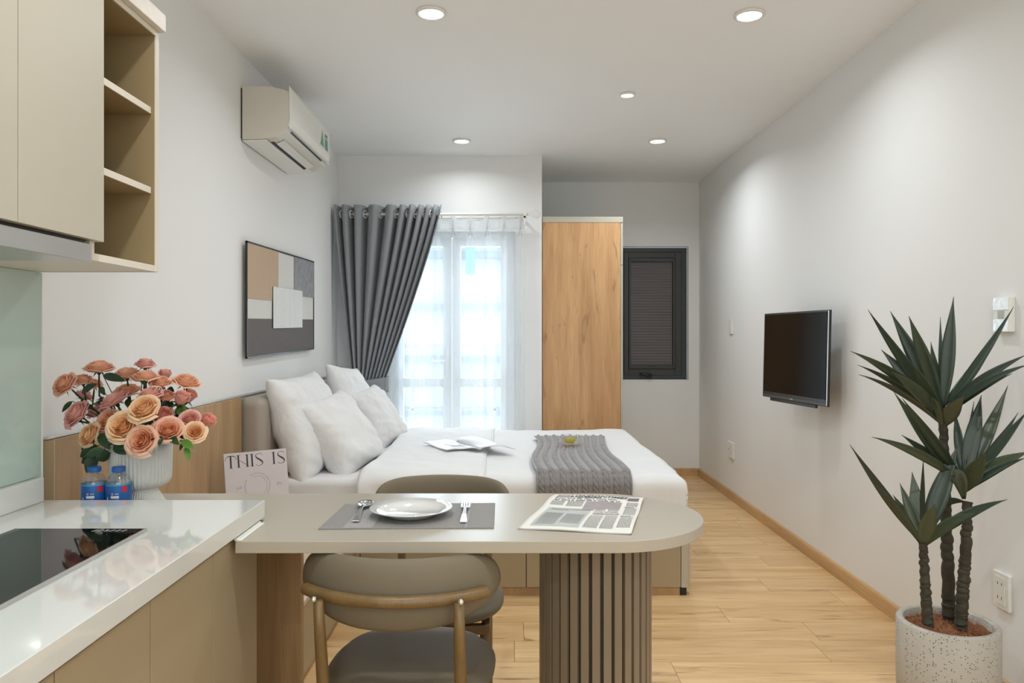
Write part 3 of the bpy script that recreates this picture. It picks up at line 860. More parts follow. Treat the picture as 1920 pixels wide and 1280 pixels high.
# knitted throw
def throw(u, v):
    # u across (0..1), v along: 0 far -> 1 hanging near
    L_ = 1.60
    yarc = 4.86 - L_ * v
    x0 = .160 - .045 * v + .012 * math.sin(v * 9)
    x1 = .612 + .0 * v - .045 * max(0, (v - .0)) - .02 * math.sin(min(1, v * 1.6) * PI)
    x = x0 + (x1 - x0) * u + .010 * math.sin(v * 7 + u * 2)
    X, dx = bend(x, -5, .80, .05)
    Yy, dy = bend(yarc, 3.63, 9, .055)
    z = TOP + .016 - dy
    NC = 9
    c = u * NC; i = math.floor(c); fr = c - i - .5
    h = 0
    ph = v * L_ / .052 * 2 * PI
    if abs(fr) < .22:
        s = fr / .22
        a = math.sin(ph + i) * .48
        h1 = max(0, 1 - ((s - a) / .52) ** 2); h2 = max(0, 1 - ((s + a) / .52) ** 2)
        cz = math.cos(ph + i)
        h = max(h1 * (1 + .35 * cz), h2 * (1 - .35 * cz)) * .0095
    elif abs(fr) < .30: h = -.006
    else: h = .0035
    nn = noise.noise(Vector((x * 3, yarc * 3, 3))) * .007
    if dy < .02:
        z += h + nn + .004
        return Vector((X, Yy, z))
    k = min(1, dy / .05)
    return Vector((X, Yy - (.016 + h + nn) * k - .006, z + (h + .004) * (1 - k)))
put('knitted_throw', MB().grid(throw, 9 * 20, 420), M['knit'], smooth=True, solid=.004, off=-1, label='grey cable-knit throw draped over the near side of the bed', cat='throw')

# open magazine
def bez(a, b, c, t): return a * (1 - t) ** 2 + b * 2 * t * (1 - t) + c * t * t
mg = thing('open_magazine', 'open white magazine lying on the turned-down duvet', 'magazine', (-.25, 4.3, .61))
f0, f1 = Vector((-.158, 4.143, .622)), Vector((-.315, 4.42, .622))
l0, l1 = Vector((-.345, 4.143, .620)), Vector((-.51, 4.43, .622))
r0, r1 = Vector((.035, 4.20, .618)), Vector((-.125, 4.49, .622))
def page(a0, a1, b0, b1, hgt, seedp):
    def f(u, v):
        a = a0.lerp(a1, v); b = b0.lerp(b1, v)
        p = a.lerp(b, u)
        p.z += hgt * math.sin(PI * min(1, u * 1.02) ** .7) * (.6 + .4 * v) + .003 * math.sin(u * 9 + v * 6 + seedp)
        return p
    return f
put('page', MB().grid(page(f0, f1, l0, l1, .020, 0), 16, 12), M['gloss'], parent=mg, smooth=True, solid=.003, off=1)
put('page', MB().grid(page(f0, f1, r0, r1, .034, 2), 16, 12), M['gloss'], parent=mg, smooth=True, solid=.003, off=1)
pv = MB()
fa = page(f0, f1, l0, l1, .020, 0)
for k in range(7):
    vs = [fa(a, b) + Vector((0, 0, .0022)) for a, b in ((.25, .2 + k * .05), (.7, .2 + k * .05), (.7, .22 + k * .05), (.25, .22 + k * .05))]
    pv.add(vs, [(0, 1, 2, 3)])
put('page_print', pv, M['inkblock'], parent=mg)

# tea cup
tcup = P(1069, 836, 4.30); tz = .612
tcx, tcy = (1069 - CX) * 4.36 / F, 4.36
sau = thing('glass_saucer', 'clear glass saucer on the knitted throw under the tea cup', 'saucer', (tcx, tcy, tz))
put('dish', MB().lathe([(0, .002), (.028, .002), (.05, .006), (.078, .016), (.080, .018), (.076, .018), (.05, .010), (.028, .006), (0, .006)], (tcx, tcy, tz), 40), M['glass'], parent=sau, smooth=True)
cup = thing('glass_tea_cup', 'clear glass cup of yellow tea standing on its saucer', 'cup', (tcx, tcy, tz + .007))
cprof = [(.0, .0), (.024, .0), (.026, .004), (.026, .008), (.036, .022), (.046, .040), (.052, .060), (.050, .060), (.044, .041), (.034, .024), (.024, .011), (0, .009)]
put('bowl', MB().lathe(cprof, (tcx, tcy, tz + .007), 40), M['glass'], parent=cup, smooth=True)
put('tea', MB().lathe([(0, .0098), (.023, .0112), (.0335, .0245), (.0425, .040), (0, .040)], (tcx, tcy, tz + .007), 40), M['tea'], parent=cup, smooth=True)
put('handle', MB().tube([(tcx + .050, tcy, tz + .06), (tcx + .072, tcy, tz + .062), (tcx + .078, tcy, tz + .046), (tcx + .064, tcy, tz + .032), (tcx + .042, tcy, tz + .030)], .0035, 8), M['glass'], parent=cup, smooth=True)

# ================================================================== LOW CABINET beside the bed, CARD
lc = thing('low_cabinet', 'low beige cabinet with pale oak top between table and bed', 'cabinet', (-1.0, 2.9, 0))
put('body', MB().box(-1.283, -.742, 2.20, 3.595, .03, .280), M['beige2'], parent=lc)
put('top', MB().box(-1.283, -.739, 2.20, 3.597, .280, .297), M['paleoak'], parent=lc, bev=.001)
put('plinth', MB().box(-1.27, -.752, 2.22, 3.59, 0, .03), M['oakpanel'], parent=lc)

def text_mesh(s, bold=0):
    cu = bpy.data.curves.new('t', 'FONT'); cu.body = s; cu.size = 1; cu.offset = bold; cu.resolution_u = 2
    o = bpy.data.objects.new('t', cu); col.objects.link(o)
    bpy.context.view_layer.update()
    me = bpy.data.meshes.new_from_object(o)
    vs = [v.co.copy() for v in me.vertices]; fs = [tuple(p.vertices) for p in me.polygons]
    bpy.data.objects.remove(o); bpy.data.curves.remove(cu); bpy.data.meshes.remove(me)
    x0 = min(v.x for v in vs); x1 = max(v.x for v in vs)
    return [(v.x - x0, v.y) for v in vs], fs, x1 - x0
# pale card leaning on the panelling
cd = thing('lettered_card', 'pale mauve card lettered THIS IS, leaning between vase and pillows', 'sign', (-1.05, 3.25, .30))
TLc = Vector((-536 * 3.2 / F, 3.2, .747)); TRc = Vector((-419 * 3.37 / F, 3.37, .747))
rv = (TRc - TLc); cw = rv.length; rv.normalize()
outn = Vector((rv.y, -rv.x, 0))      # horizontal, toward the camera / room
BLc = TLc + outn * .088 + Vector((0, 0, -.449))
uv_ = (TLc - BLc); chh = uv_.length; uv_.normalize()
cn = rv.cross(uv_).normalized()
if cn.y > 0: cn = -cn
def cpt(x, y, lift=0.0): return BLc + rv * x + uv_ * y + cn * lift   # x 0..cw, y 0..chh
put('board', MB().obox(BLc + rv * cw / 2 + uv_ * chh / 2 - cn * .002, rv * cw / 2, uv_ * chh / 2, cn * .002), M['card'], parent=cd)
W_, T_ = cw, chh
lt = MB()
def stroke(pts, ws, mb, th=.0006):
    pts = [Vector((p[0], p[1])) for p in pts]
    if not hasattr(ws, '__len__'): ws = [ws] * len(pts)
    vs = []
    for i, p in enumerate(pts):
        d = (pts[min(i + 1, len(pts) - 1)] - pts[max(0, i - 1)]).normalized()
        nn = Vector((-d.y, d.x)) * ws[i] / 2
        for q in (p + nn, p - nn): vs.append(cpt(q.x, q.y, th))
    mb.add(vs, [(2 * i, 2 * i + 1, 2 * i + 3, 2 * i + 2) for i in range(len(pts) - 1)])
u_ = cw / 117.0      # one photo pixel on the card
def gl(x, y): return (x * u_, T_ - y * u_)   # card pixel coordinates, y down
S_, Hh = 3.0 * u_, .7 * u_
def stem(x, y0, y1):
    stroke([gl(x, y0), gl(x, y1)], S_, lt); stroke([gl(x - 3.2, y0), gl(x + 3.2, y0)], Hh, lt); stroke([gl(x - 3.2, y1), gl(x + 3.2, y1)], Hh, lt)
def ess(x, y0, y1):
    pts = []; ws = []
    h = (y1 - y0)
    ctrl = [(6.6, .18), (4.5, .02), (0, -.01), (-5.2, .10), (-5.6, .24), (-2.5, .40), (2.5, .55), (6.0, .72), (5.6, .90), (1, 1.01), (-4.0, .98), (-7.0, .82)]
    wd_ = [.5, .6, .7, .9, 1.6, 2.6, 3.0, 2.4, 1.2, .7, .6, .5]
    for k in range(len(ctrl) - 1):
        for q in range(4):
            t_ = q / 4
            p0 = ctrl[max(0, k - 1)]; p1 = ctrl[k]; p2 = ctrl[k + 1]; p3 = ctrl[min(len(ctrl) - 1, k + 2)]
            cr = lambda a, b, c, d: .5 * (2 * b + (c - a) * t_ + (2 * a - 5 * b + 4 * c - d) * t_ ** 2 + (3 * b - a - 3 * c + d) * t_ ** 3)
            pts.append(gl(x + cr(p0[0], p1[0], p2[0], p3[0]), y0 + h * cr(p0[1], p1[1], p2[1], p3[1])))
            ws.append((wd_[k] * (1 - t_) + wd_[k + 1] * t_) * u_)
    stroke(pts, ws, lt)
y0l, y1l = 5, 27
stem(12, y0l, y1l)
stroke([gl(2, y0l + 8), gl(3.5, y0l + 3), gl(7, y0l + .8), gl(12, y0l), gl(18, y0l + .8), gl(21, y0l + 3), gl(22, y0l + 8)], [Hh, Hh, 1.3 * u_, 1.0 * u_, 1.3 * u_, Hh, Hh], lt)
stem(26, y0l, y1l); stem(42, y0l, y1l)
stroke([gl(27, y0l + 10), gl(31, y0l + 11), gl(36, y0l + 15), gl(41, y0l + 19)], Hh, lt)
stem(51, y0l, y1l); ess(64, y0l, y1l)
put('printed_word', lt, M['ink'], parent=cd)
lt = MB()
stem(92, y0l, y1l); ess(106, y0l, y1l)
put('printed_word', lt, M['ink'], parent=cd)
sm = MB()
def arc_text(s, r, a0, a1, hgt):
    vs, fs, wdt = text_mesh(s, .005)
    sc_ = abs(a1 - a0) * r / wdt
    out = []
    for (x, y) in vs:
        a = a0 - (x / wdt) * (a0 - a1)
        rr = r + y * hgt
        q = (58 + rr * math.cos(a), 64 - rr * math.sin(a))
        g = gl(*q); out.append(cpt(g[0], g[1], .0006))
    sm.add(out, fs)
arc_text('find the perfect balance between vintage classic and contemporary style', 22.5, math.radians(122), math.radians(-215), 3.6)
arc_text('find the perfect balance between vintage classic and contemporary style', 17.5, math.radians(112), math.radians(-135), 2.2)
for s, x, y in (('just', 19, 66), ('the', 94, 66)):
    vs, fs, wdt = text_mesh(s, .005)
    k = 7.5
    sm.add([cpt(*gl(x + vx * k + vy * 1.2, y - vy * k), .0006) for vx, vy in vs], fs)
put('small_text', sm, M['inkgrey'], parent=cd)

# ================================================================== TABLE
tz1, tz0 = .800, .7736
ty0, ty1 = 1.642, 2.146
rT = (ty1 - ty0) / 2; tcX = .2325
tb_ = thing('dining_table', 'taupe rounded dining table joined to the kitchen counter', 'table', (-.2, 1.9, 0))
out = [(-1.12, ty1), (-1.12, 1.835), (-.603, 1.835), (-.603, ty0)]
for k in range(0, 41):
    a = -PI / 2 + PI * k / 40
    ca, sa_ = math.cos(a), math.sin(a)
    e = 1.0
    out.append((tcX + (rT * 1.0) * math.copysign(abs(ca) ** e, ca), (ty0 + ty1) / 2 + rT * math.copysign(abs(sa_) ** e, sa_)))
n = len(out)
put('tabletop', MB().add([(x, y, tz0) for x, y in out] + [(x, y, tz1) for x, y in out],
    [tuple(range(n)), tuple(range(2 * n - 1, n - 1, -1))] + [(k, n + k, n + (k + 1) % n, (k + 1) % n) for k in range(n)]), M['tabletop'], parent=tb_, bev=.0012)
put('support_panel', MB().box(-1.11, -.586, 2.10, 2.128, 0, tz0), M['oakpanel'], parent=tb_)
pcx, pcy, prr = .2175, 1.895, .141
put('pedestal', MB().lathe([(prr - .008, 0), (prr - .008, tz0)], (pcx, pcy, 0), 64), M['fluteback'], parent=tb_, smooth=False)
NSL = 33
sl = MB().add([( -.0092, 0, 0), (.0092, 0, 0), (.0092, .009, 0), (-.0092, .009, 0), (-.0092, 0, tz0 - .001), (.0092, 0, tz0 - .001), (.0092, .009, tz0 - .001), (-.0092, .009, tz0 - .001)],
              [(0, 1, 5, 4), (1, 2, 6, 5), (2, 3, 7, 6), (3, 0, 4, 7), (0, 3, 2, 1), (4, 5, 6, 7)])
slm = mesh_from('slat', sl, M['flute'])
for k in range(NSL):
    a = -PI / 2 + 2 * PI * (k + .5) / NSL
    o = bpy.data.objects.new('slat', slm); col.objects.link(o); o.parent = tb_
    o.location = Vector((pcx + prr * math.cos(a), pcy + prr * math.sin(a), 0.0)) - tb_.location
    o.rotation_euler = (0, 0, a + PI / 2)
put('joint_trim', MB().box(-.606, -.598, ty0 + .002, 1.80, tz1, tz1 + .006).box(-.598, -.590, ty0 + .002, 1.80, tz1, tz1 + .002), M['white'], parent=tb_, bev=.001)

# placemat and tableware
def quadmat(c, z0, z1, nu=20, nv=12, wave=0.0):
    def f(u, v):
        p = c[0].lerp(c[1], u).lerp(c[3].lerp(c[2], u), v); p.z = z1; return p
    return f
pc = [Vector((-.446, 1.742, 0)), Vector((-.036, 1.752, 0)), Vector((-.038, 2.013, 0)), Vector((-.440, 2.000, 0))]
pm = thing('placemat', 'grey woven placemat under the white plate', 'placemat', (-.24, 1.88, tz1))
put('mat', MB().grid(quadmat(pc, 0, tz1 + .0022), 1, 1), M['placemat'], parent=pm, solid=.0018, off=-1)
def qp(u, v, z):
    p = pc[0].lerp(pc[1], u).lerp(pc[3].lerp(pc[2], u), v); p.z = z; return p
for (a, b_) in ((.135, .30), (.83, .845)):
    put('woven_band', MB().add([qp(a, 0.01, tz1 + .0026), qp(b_, .01, tz1 + .0026), qp(b_, .99, tz1 + .0026), qp(a, .99, tz1 + .0026)], [(0, 1, 2, 3)]), M['placemat2'], parent=pm)
zm = tz1 + .003
plx, ply = -.2465, 1.875
plate_ = MB().lathe([(0, .003), (.055, .003), (.060, 0), (.064, .003), (.068, .006), (.102, .0185), (.1035, .0200), (.1015, .0212), (.073, .0105), (.068, .0085), (.064, .0065), (0, .0060)], (plx, ply, zm), 72)
put('dinner_plate', plate_, M['porcelain'], smooth=True, label='round white dinner plate on the grey placemat', cat='plate')
def cutlery_spoon():
    t = thing('spoon', 'polished steel spoon beside the plate', 'spoon', (-.38, 1.9, zm))
    b0 = Vector((-.381, 1.965, zm + .002)); h0 = Vector((-.378, 1.795, zm + .001))
    b0.x = (685 - CX) * 1.965 / F; h0.x = (667 - CX) * 1.795 / F
    d = (h0 - b0).normalized(); sd = Vector((-d.y, d.x, 0))
    def bf(u, v):
        a = 2 * PI * u; r = v
        x = math.cos(a) * .020 * r; y = math.sin(a) * .036 * r
        return b0 + sd * x + d * y + Vector((0, 0, .008 * (r * r)))
    put('bowl', MB().grid(bf, 24, 6, wu=True), M['chrome'], parent=t, smooth=True, solid=.0014)
    hp = [b0 + d * .028 + Vector((0, 0, .009)), b0 + d * .042 + Vector((0, 0, .012)), b0 + d * .08 + Vector((0, 0, .012)), b0 + d * .13 + Vector((0, 0, .006)), h0 + Vector((0, 0, .003))]
    ws = [.005, .0032, .0042, .0065, .0085]
    vs = []
    for p, w_ in zip(hp, ws):
        vs += [p + sd * w_, p - sd * w_]
    put('handle', MB().add(vs, [(2 * i, 2 * i + 1, 2 * i + 3, 2 * i + 2) for i in range(4)]), M['chrome'], parent=t, solid=.002, bev=.0006, smooth=False)
cutlery_spoon()
def cutlery_fork():
    t = thing('fork', 'polished steel fork on the placemat, next to the newspaper', 'fork', (-.12, 1.93, zm))
    tip = Vector(((874 - CX) * 1.985 / F, 1.985, zm + .012)); h0 = Vector(((869 - CX) * 1.79 / F, 1.79, zm + .003))
    d = (h0 - tip).normalized(); d.z = 0; d.normalize(); sd = Vector((-d.y, d.x, 0))
    for k in range(4):
        o = (k - 1.5) * .0066
        put('tine', MB().add([tip + sd * (o - .0008), tip + sd * (o + .0008), tip + sd * (o + .0014) + d * .045 - Vector((0, 0, .006)), tip + sd * (o - .0014) + d * .045 - Vector((0, 0, .006))], [(0, 1, 2, 3)]), M['chrome'], parent=t, solid=.0010)
    q = tip + d * .045 - Vector((0, 0, .006))
    hp = [q, q + d * .012 - Vector((0, 0, .001)), q + d * .022 + Vector((0, 0, .003)), q + d * .04 + Vector((0, 0, .006)), q + d * .10 + Vector((0, 0, .003)), Vector((h0.x, h0.y, zm + .003))]
    ws = [.0112, .0108, .005, .0032, .005, .0078]
    vs = []
    for p, w_ in zip(hp, ws): vs += [p + sd * w_, p - sd * w_]
    put('handle', MB().add(vs, [(2 * i, 2 * i + 1, 2 * i + 3, 2 * i + 2) for i in range(5)]), M['chrome'], parent=t, solid=.002)
cutlery_fork()

# newspaper
npz = tz1 + .001
nc = [Vector((.021, 1.745, 0)), Vector((.277, 1.694, 0)), Vector((.371, 2.059, 0)), Vector((.1275, 2.100, 0))]
def nh(u, v):
    h = .002 + .003 * math.sin(v * 5 + .4) ** 2 + .002 * math.sin(u * 4 + v * 3) ** 2
    if v > .6: h += .004 * math.sin((v - .6) / .4 * PI * .8) * (1 - .4 * u)
    return h
def nq(u, v, lift=0):
    p = nc[0].lerp(nc[1], u).lerp(nc[3].lerp(nc[2], u), v); p.z = npz + nh(u, v) + lift; return p
nw = thing('newspaper', 'folded newspaper on the rounded end of the table', 'newspaper', (.2, 1.9, npz))
put('sheet', MB().grid(lambda u, v: nq(u, v), 30, 40), M['paper'], parent=nw, smooth=True, solid=.0012, off=-1)
put('under_sheet', MB().grid(lambda u, v: nq(-.012 + 1.0 * u, v * .66, -.0022), 10, 16), M['paper'], parent=nw, smooth=True, solid=.0008, off=-1)
def nrect(mb, u0, u1, v0, v1, mi=0, lift=.0004, su=4):
    nu = max(1, int((u1 - u0) * 16)); nv = max(1, int((v1 - v0) * 20))
    mb.grid(lambda a, b: nq(u0 + (u1 - u0) * a, v0 + (v1 - v0) * b, lift), nu, nv, mi=mi)
hd = MB()
def ntext(s, u0, u1, v0, hgt, bold=.0, slant=0.0):
    vs, fs, wdt = text_mesh(s, bold)
    hd.add([nq(u0 + (x / wdt) * (u1 - u0) + slant * y * hgt, v0 + y * hgt, .0008) for x, y in vs], fs)
ntext('LONDONTIMES', .21, .83, .895, .105, .022, .12)
ntext("If you love life, don't waste time,", .07, .74, .822, .048, .018)
ntext('for time is what life is made up of.', .07, .78, .774, .048, .018)
ntext('All Sports the Best Living', .20, .50, .872, .022, .015)
ntext('A LOOK AT THE PAST COVERS OF THE NATION', .12, .54, .55, .024, .015)
ntext('ARTICLES ON MODERN DESIGN', .12, .30, .525, .020, .015)
ntext('LOCAL REFORMS,', .56, .80, .50, .030, .02)
ntext('FOREIGN RULES OFF', .56, .82, .455, .030, .02)
put('headline', hd, M['ink'], parent=nw)
bk = MB()
nrect(bk, .08, .52, .06, .60)
put('tint_block', bk, M['inkblock'], parent=nw)
ph_ = MB(); nrect(ph_, .42, .80, .60, .765); nrect(ph_, .06, .20, .87, .965)
put('printed_photo', ph_, M['inkphoto'], parent=nw)
ph_ = MB(); nrect(ph_, .84, .96, .83, .94)
put('printed_photo', ph_, M['inkphoto2'], parent=nw)
ln = MB()
rr_ = random.Random(3)
def column(u0, u1, v0, v1, dv_=.0125):
    v = v1
    while v > v0:
        u = u0
        while u < u1 - .004:
            wl = rr_.uniform(.012, .035)
            e = min(u + wl, u1)
            vs = [nq(u, v, .0007), nq(e, v, .0007), nq(e, v + dv_ * .42, .0007), nq(u, v + dv_ * .42, .0007)]
            ln.add(vs, [(0, 1, 2, 3)])
            u = e + .004
        v -= dv_
column(.06, .20, .66, .76); column(.23, .40, .64, .76); column(.42, .55, .55, .59, .012)
column(.11, .29, .09, .42); column(.32, .50, .14, .42)
column(.56, .66, .53, .59); column(.69, .80, .53, .59)
column(.55, .68, .07, .40); column(.70, .82, .07, .40)
column(.85, .97, .68, .78); column(.85, .97, .44, .64); column(.85, .97, .10, .38)
column(.58, .82, .876, .890)
put('body_text', ln, M['inkgrey'], parent=nw, kind='stuff')
rl_ = MB()
nrect(rl_, .56, .82, .432, .440, lift=.0008); nrect(rl_, .84, .94, .655, .663, lift=.0008); nrect(rl_, .84, .94, .395, .404, lift=.0008); nrect(rl_, .30, .56, .872, .888, lift=.0008)
put('rule', rl_, M['ink'], parent=nw)

# ================================================================== CHAIRS
def make_chair(label):
    t = thing('dining_chair', label, 'chair', (0, 0, 0), 'dining chairs at the table')
    R_, fm_ = .262, math.radians(57)
    y0 = -.245
    def bfn(u, v):
        # u along arc 0..1, v round the section
        s = u * 2 - 1; s = math.copysign(1 - (1 - abs(s)) ** 1.6, s)
        a = fm_ * s
        e = abs(s)
        k = max(0, 1 - e ** 5) ** .42
        kt = max(0, 1 - e ** 6) ** .45; kb = max(0, 1 - e ** 2.4) ** .60
        th = 2 * PI * v
        zc = .700
        ct, st2 = math.cos(th), math.sin(th)
        zz = math.copysign(abs(st2) ** .85, st2)
        z = zc + zz * (.074 * kt if zz > 0 else .082 * kb)
        tt = math.copysign(abs(ct) ** .9, ct) * .026 * (.25 + .75 * k) * (1 if e < .999 else 0)
        # rear side (towards -y) bulges a little
        r = R_ + tt
        return Vector((r * math.sin(a), y0 + R_ - r * math.cos(a), z))
    put('backrest', MB().grid(bfn, 48, 20, wv=True), M['leather'], parent=t, smooth=True)
    rb = R_ + .037
    pts = [(rb * math.sin(a), y0 + R_ - rb * math.cos(a), .694) for a in [fm_ * .74 * (k / 12 - 1) for k in range(25)]]
    put('back_rail', MB().tube(pts, .0135, 12), M['chairwood'], parent=t, smooth=True, bev=.002)
    # seat cushion
    def sfn_(u, v):
        a = 2 * PI * u; ca, sa2 = math.cos(a), math.sin(a)
        ex = .78
        x = math.copysign(abs(ca) ** ex, ca) * .205; y = math.copysign(abs(sa2) ** ex, sa2) * .205 + .005
        p = v * 2 - 1
        if p < 0:
            k = 1 - (1 - min(1, (p + 1) * 2.2)) ** 3 * .10; q = -1
        th = PI * (v - .5)
        k = math.cos(th) ** .30 if abs(th) < PI / 2 - 1e-4 else 0
        z = .437 + .026 * math.sin(th) + (.010 * max(0, math.sin(th)) * (1 - 0) if k < .9 else 0)
        return Vector((x * k, y * k, z))
    put('seat', MB().grid(sfn_, 56, 22, wu=True), M['leather'], parent=t, smooth=True)
    put('seat_frame', MB().box(-.155, .155, -.16, -.135, .385, .412).box(-.155, .155, .145, .17, .385, .412).box(-.165, -.14, -.15, .16, .385, .412).box(.14, .165, -.15, .16, .385, .412), M['chairwood'], parent=t, bev=.003)
    for s in (-1, 1):
        lg = put('leg', MB().tube([(s * .150, -.275, .692), (s * .149, -.265, .62), (s * .149, -.232, .44), (s * .150, -.245, .30), (s * .152, -.345, .006)], [.0105, .0125, .0145, .0140, .0100], 12), M['chairwood'], parent=t, smooth=True)
        put('foot_cap', MB().tube([(s * .152, -.345, .0), (s * .152, -.344, .008)], .0105, 12), M['black'], parent=lg)
        put('bolt', MB().lathe([(0, .010), (.004, .009), (.0065, .004), (.007, 0)], (s * (.155), -.2855, .700), 12, axis=Matrix.Rotation(PI / 2, 3, 'X')), M['chrome'], parent=t, smooth=True)
        lg = put('leg', MB().tube([(s * .150, .150, .41), (s * .150, .155, .25), (s * .152, .165, .006)], [.0145, .0140, .0100], 12), M['chairwood'], parent=t, smooth=True)
        put('foot_cap', MB().tube([(s * .152, .165, .0), (s * .152, .165, .008)], .0105, 12), M['black'], parent=lg)
    return t
c1 = make_chair('taupe leather and oak chair, back to the camera, near side of the table')
c2 = copy_tree(c1)
c1.location = (-.240, 1.845, 0); c1.rotation_euler = (0, 0, math.radians(-3))
c2.location = (-.222, 2.335, 0); c2.rotation_euler = (0, 0, math.radians(180))
c2['label'] = 'taupe leather and oak chair on the bed side of the table'

# ================================================================== KITCHEN BASE
cabs_y = [(-.60, -.07), (-.07, .47), (.47, .74), (.74, 1.01), (1.01, 1.28), (1.28, 1.55), (1.55, 1.82)]
lab = ['beige base cabinet deep behind the camera end of the counter', 'beige base cabinet near the camera end of the counter', 'beige base cabinet under the near end of the hob',
       'beige base cabinet whose door shows at the bottom left corner', 'beige base cabinet, third door from the table', 'beige base cabinet, second door from the table', 'beige base cabinet touching the table']
for (a, b_), lb in zip(cabs_y, lab):
    t = thing('base_cabinet', lb, 'cabinet', (-.9, (a + b_) / 2, 0), 'beige base cabinets under the counter')
    put('body', MB().box(-1.15, -.640, a + .0005, b_ - .0005, .10, .808), M['beige2'], parent=t)
    put('door', MB().box(-.636, -.615, a + .0015, b_ - .0015, .10, .797), M['beige2'], parent=t, bev=.0008)
    put('plinth', MB().box(-1.14, -.67, a + .0005, b_ - .0005, 0, .10), M['darkmetal'], parent=t)
ct = thing('countertop', 'glossy white quartz countertop with low upstand', 'countertop', (-.9, .6, .81))
put('slab', MB().box(-1.154, -.599, -.60, 1.83, .8095, .85), M['quartz'], parent=ct, bev=.0015)
put('upstand', MB().box(-1.154, -1.130, -.60, 1.815, .85, .909), M['quartz'], parent=ct, bev=.003)
hb = thing('induction_hob', 'black glass hob set into the white countertop', 'hob', (-.88, 1.28, .85))
put('glass_top', MB().box(-1.016, -.746, 1.02, 1.534, .8505, .8565), M['blackglass'], parent=hb, bev=.0015)
put('edge_trim', MB().box(-.7465, -.7445, 1.02, 1.534, .8503, .8575), M['steel'], parent=hb)
mk = MB()
for k in range(6):
    x = -.845 + k * .012
    mk.add([(x, 1.508, .857), (x + .003, 1.508, .857), (x + .008, 1.520, .857), (x + .005, 1.520, .857)], [(0, 1, 2, 3)])
put('printed_mark', mk, M['labelwhite'], parent=hb)
bs = thing('glass_backsplash', 'pale green glass splashback above the counter', 'backsplash', (-1.15, .6, .909))
put('panel', MB().box(-1.1545, -1.148, -.60, 1.832, .910, 1.407), M['backglass'], parent=bs)
put('silicone_edge', MB().box(-1.1545, -1.1465, 1.832, 1.836, .86, 1.405), M['white'], parent=bs)

# uppers
ups = [(-.60, -.07), (-.07, .47), (.47, .72), (.72, 1.0), (1.0, 1.278), (1.278, 1.55)]
ul = ['beige wall cabinet at the far behind-camera end', 'beige wall cabinet above the near counter end', 'beige wall cabinet before the cooker hood', 'beige wall cabinet above the start of the cooker hood',
      'beige wall cabinet at the left picture edge over the hood', 'beige wall cabinet with the full door next to the open shelves']
for (a, b_), lb in zip(ups, ul):
    t = thing('wall_cabinet', lb, 'cabinet', (-1.0, (a + b_) / 2, 1.44), 'beige wall cabinets over the counter')
    put('body', MB().box(-1.15, -.866, a + .0005, b_ - .0005, 1.448 if a > .7 else 1.41, 1.993), M['beige'], parent=t)
    put('door', MB().box(-.861, -.841, a + .0015, b_ - .0005, 1.446, 1.99), M['beige'], parent=t, bev=.0008)
op = thing('open_shelf_unit', 'open three-tier shelf unit ending the wall cabinets', 'shelf unit', (-1.0, 1.69, 1.408))
put('divider', MB().box(-1.15, -.861, 1.5315, 1.549, 1.408, 1.447), M['cream'], parent=op)
put('divider', MB().box(-1.15, -.864, 1.5505, 1.556, 1.447, 1.993), M['tan'], parent=op)
put('end_panel', MB().box(-1.15, -.862, 1.814, 1.830, 1.408, 1.993), M['tan'], parent=op)
put('edge_band', MB().box(-.862, -.859, 1.814, 1.8305, 1.408, 1.993), M['cream'], parent=op)
put('outer_skin', MB().box(-1.15, -.862, 1.830, 1.8315, 1.408, 1.993), M['cream'], parent=op)
put('back_panel', MB().box(-1.15, -1.14, 1.55, 1.814, 1.42, 1.99), M['tan'], parent=op)
put('bottom_board', MB().box(-1.15, -.861, 1.549, 1.814, 1.408, 1.423), M['cream'], parent=op)
put('top_board', MB().box(-1.15, -.861, 1.55, 1.814, 1.980, 1.993), M['tan'], parent=op)
put('top_edge_band', MB().box(-.861, -.858, 1.55, 1.814, 1.980, 1.993), M['cream'], parent=op)
for z in (1.797, 1.604):
    s_ = put('shelf', MB().box(-1.14, -.870, 1.556, 1.814, z - .0075, z + .0075), M['tan'], parent=op)
    put('edge_band', MB().box(-.870, -.867, 1.556, 1.806, z - .0075, z + .0075), M['cream'], parent=s_)
put('wall_cabinet_underside', MB().box(-1.15, -.90, -.6, .70, 1.405, 1.409), M['cream'], kind=None, label='thin cream board under the wall cabinets near the camera', cat='board')
put('cornice', MB().box(-1.15, -.842, -.6, 1.832, 1.994, 2.037), M['marble'], label='marbled cornice running along the top of the wall cabinets', cat='cornice', bev=.002)
hd_ = thing('cooker_hood', 'slim stainless steel cooker hood under the wall cabinets', 'cooker hood', (-1.0, 1.2, 1.40))
put('front_strip', MB().box(-.858, -.850, .92, 1.520, 1.402, 1.438), M['steel'], parent=hd_, bev=.001)
put('housing', MB().box(-1.145, -.862, .925, 1.516, 1.412, 1.446), M['darkmetal'], parent=hd_)
put('filter_tray', MB().box(-1.12, -.859, .93, 1.510, 1.404, 1.411), M['steel'], parent=hd_)
put('filler', MB().box(-1.15, -.900, 1.518, 1.5312, 1.408, 1.447), M['cream'], parent=op)

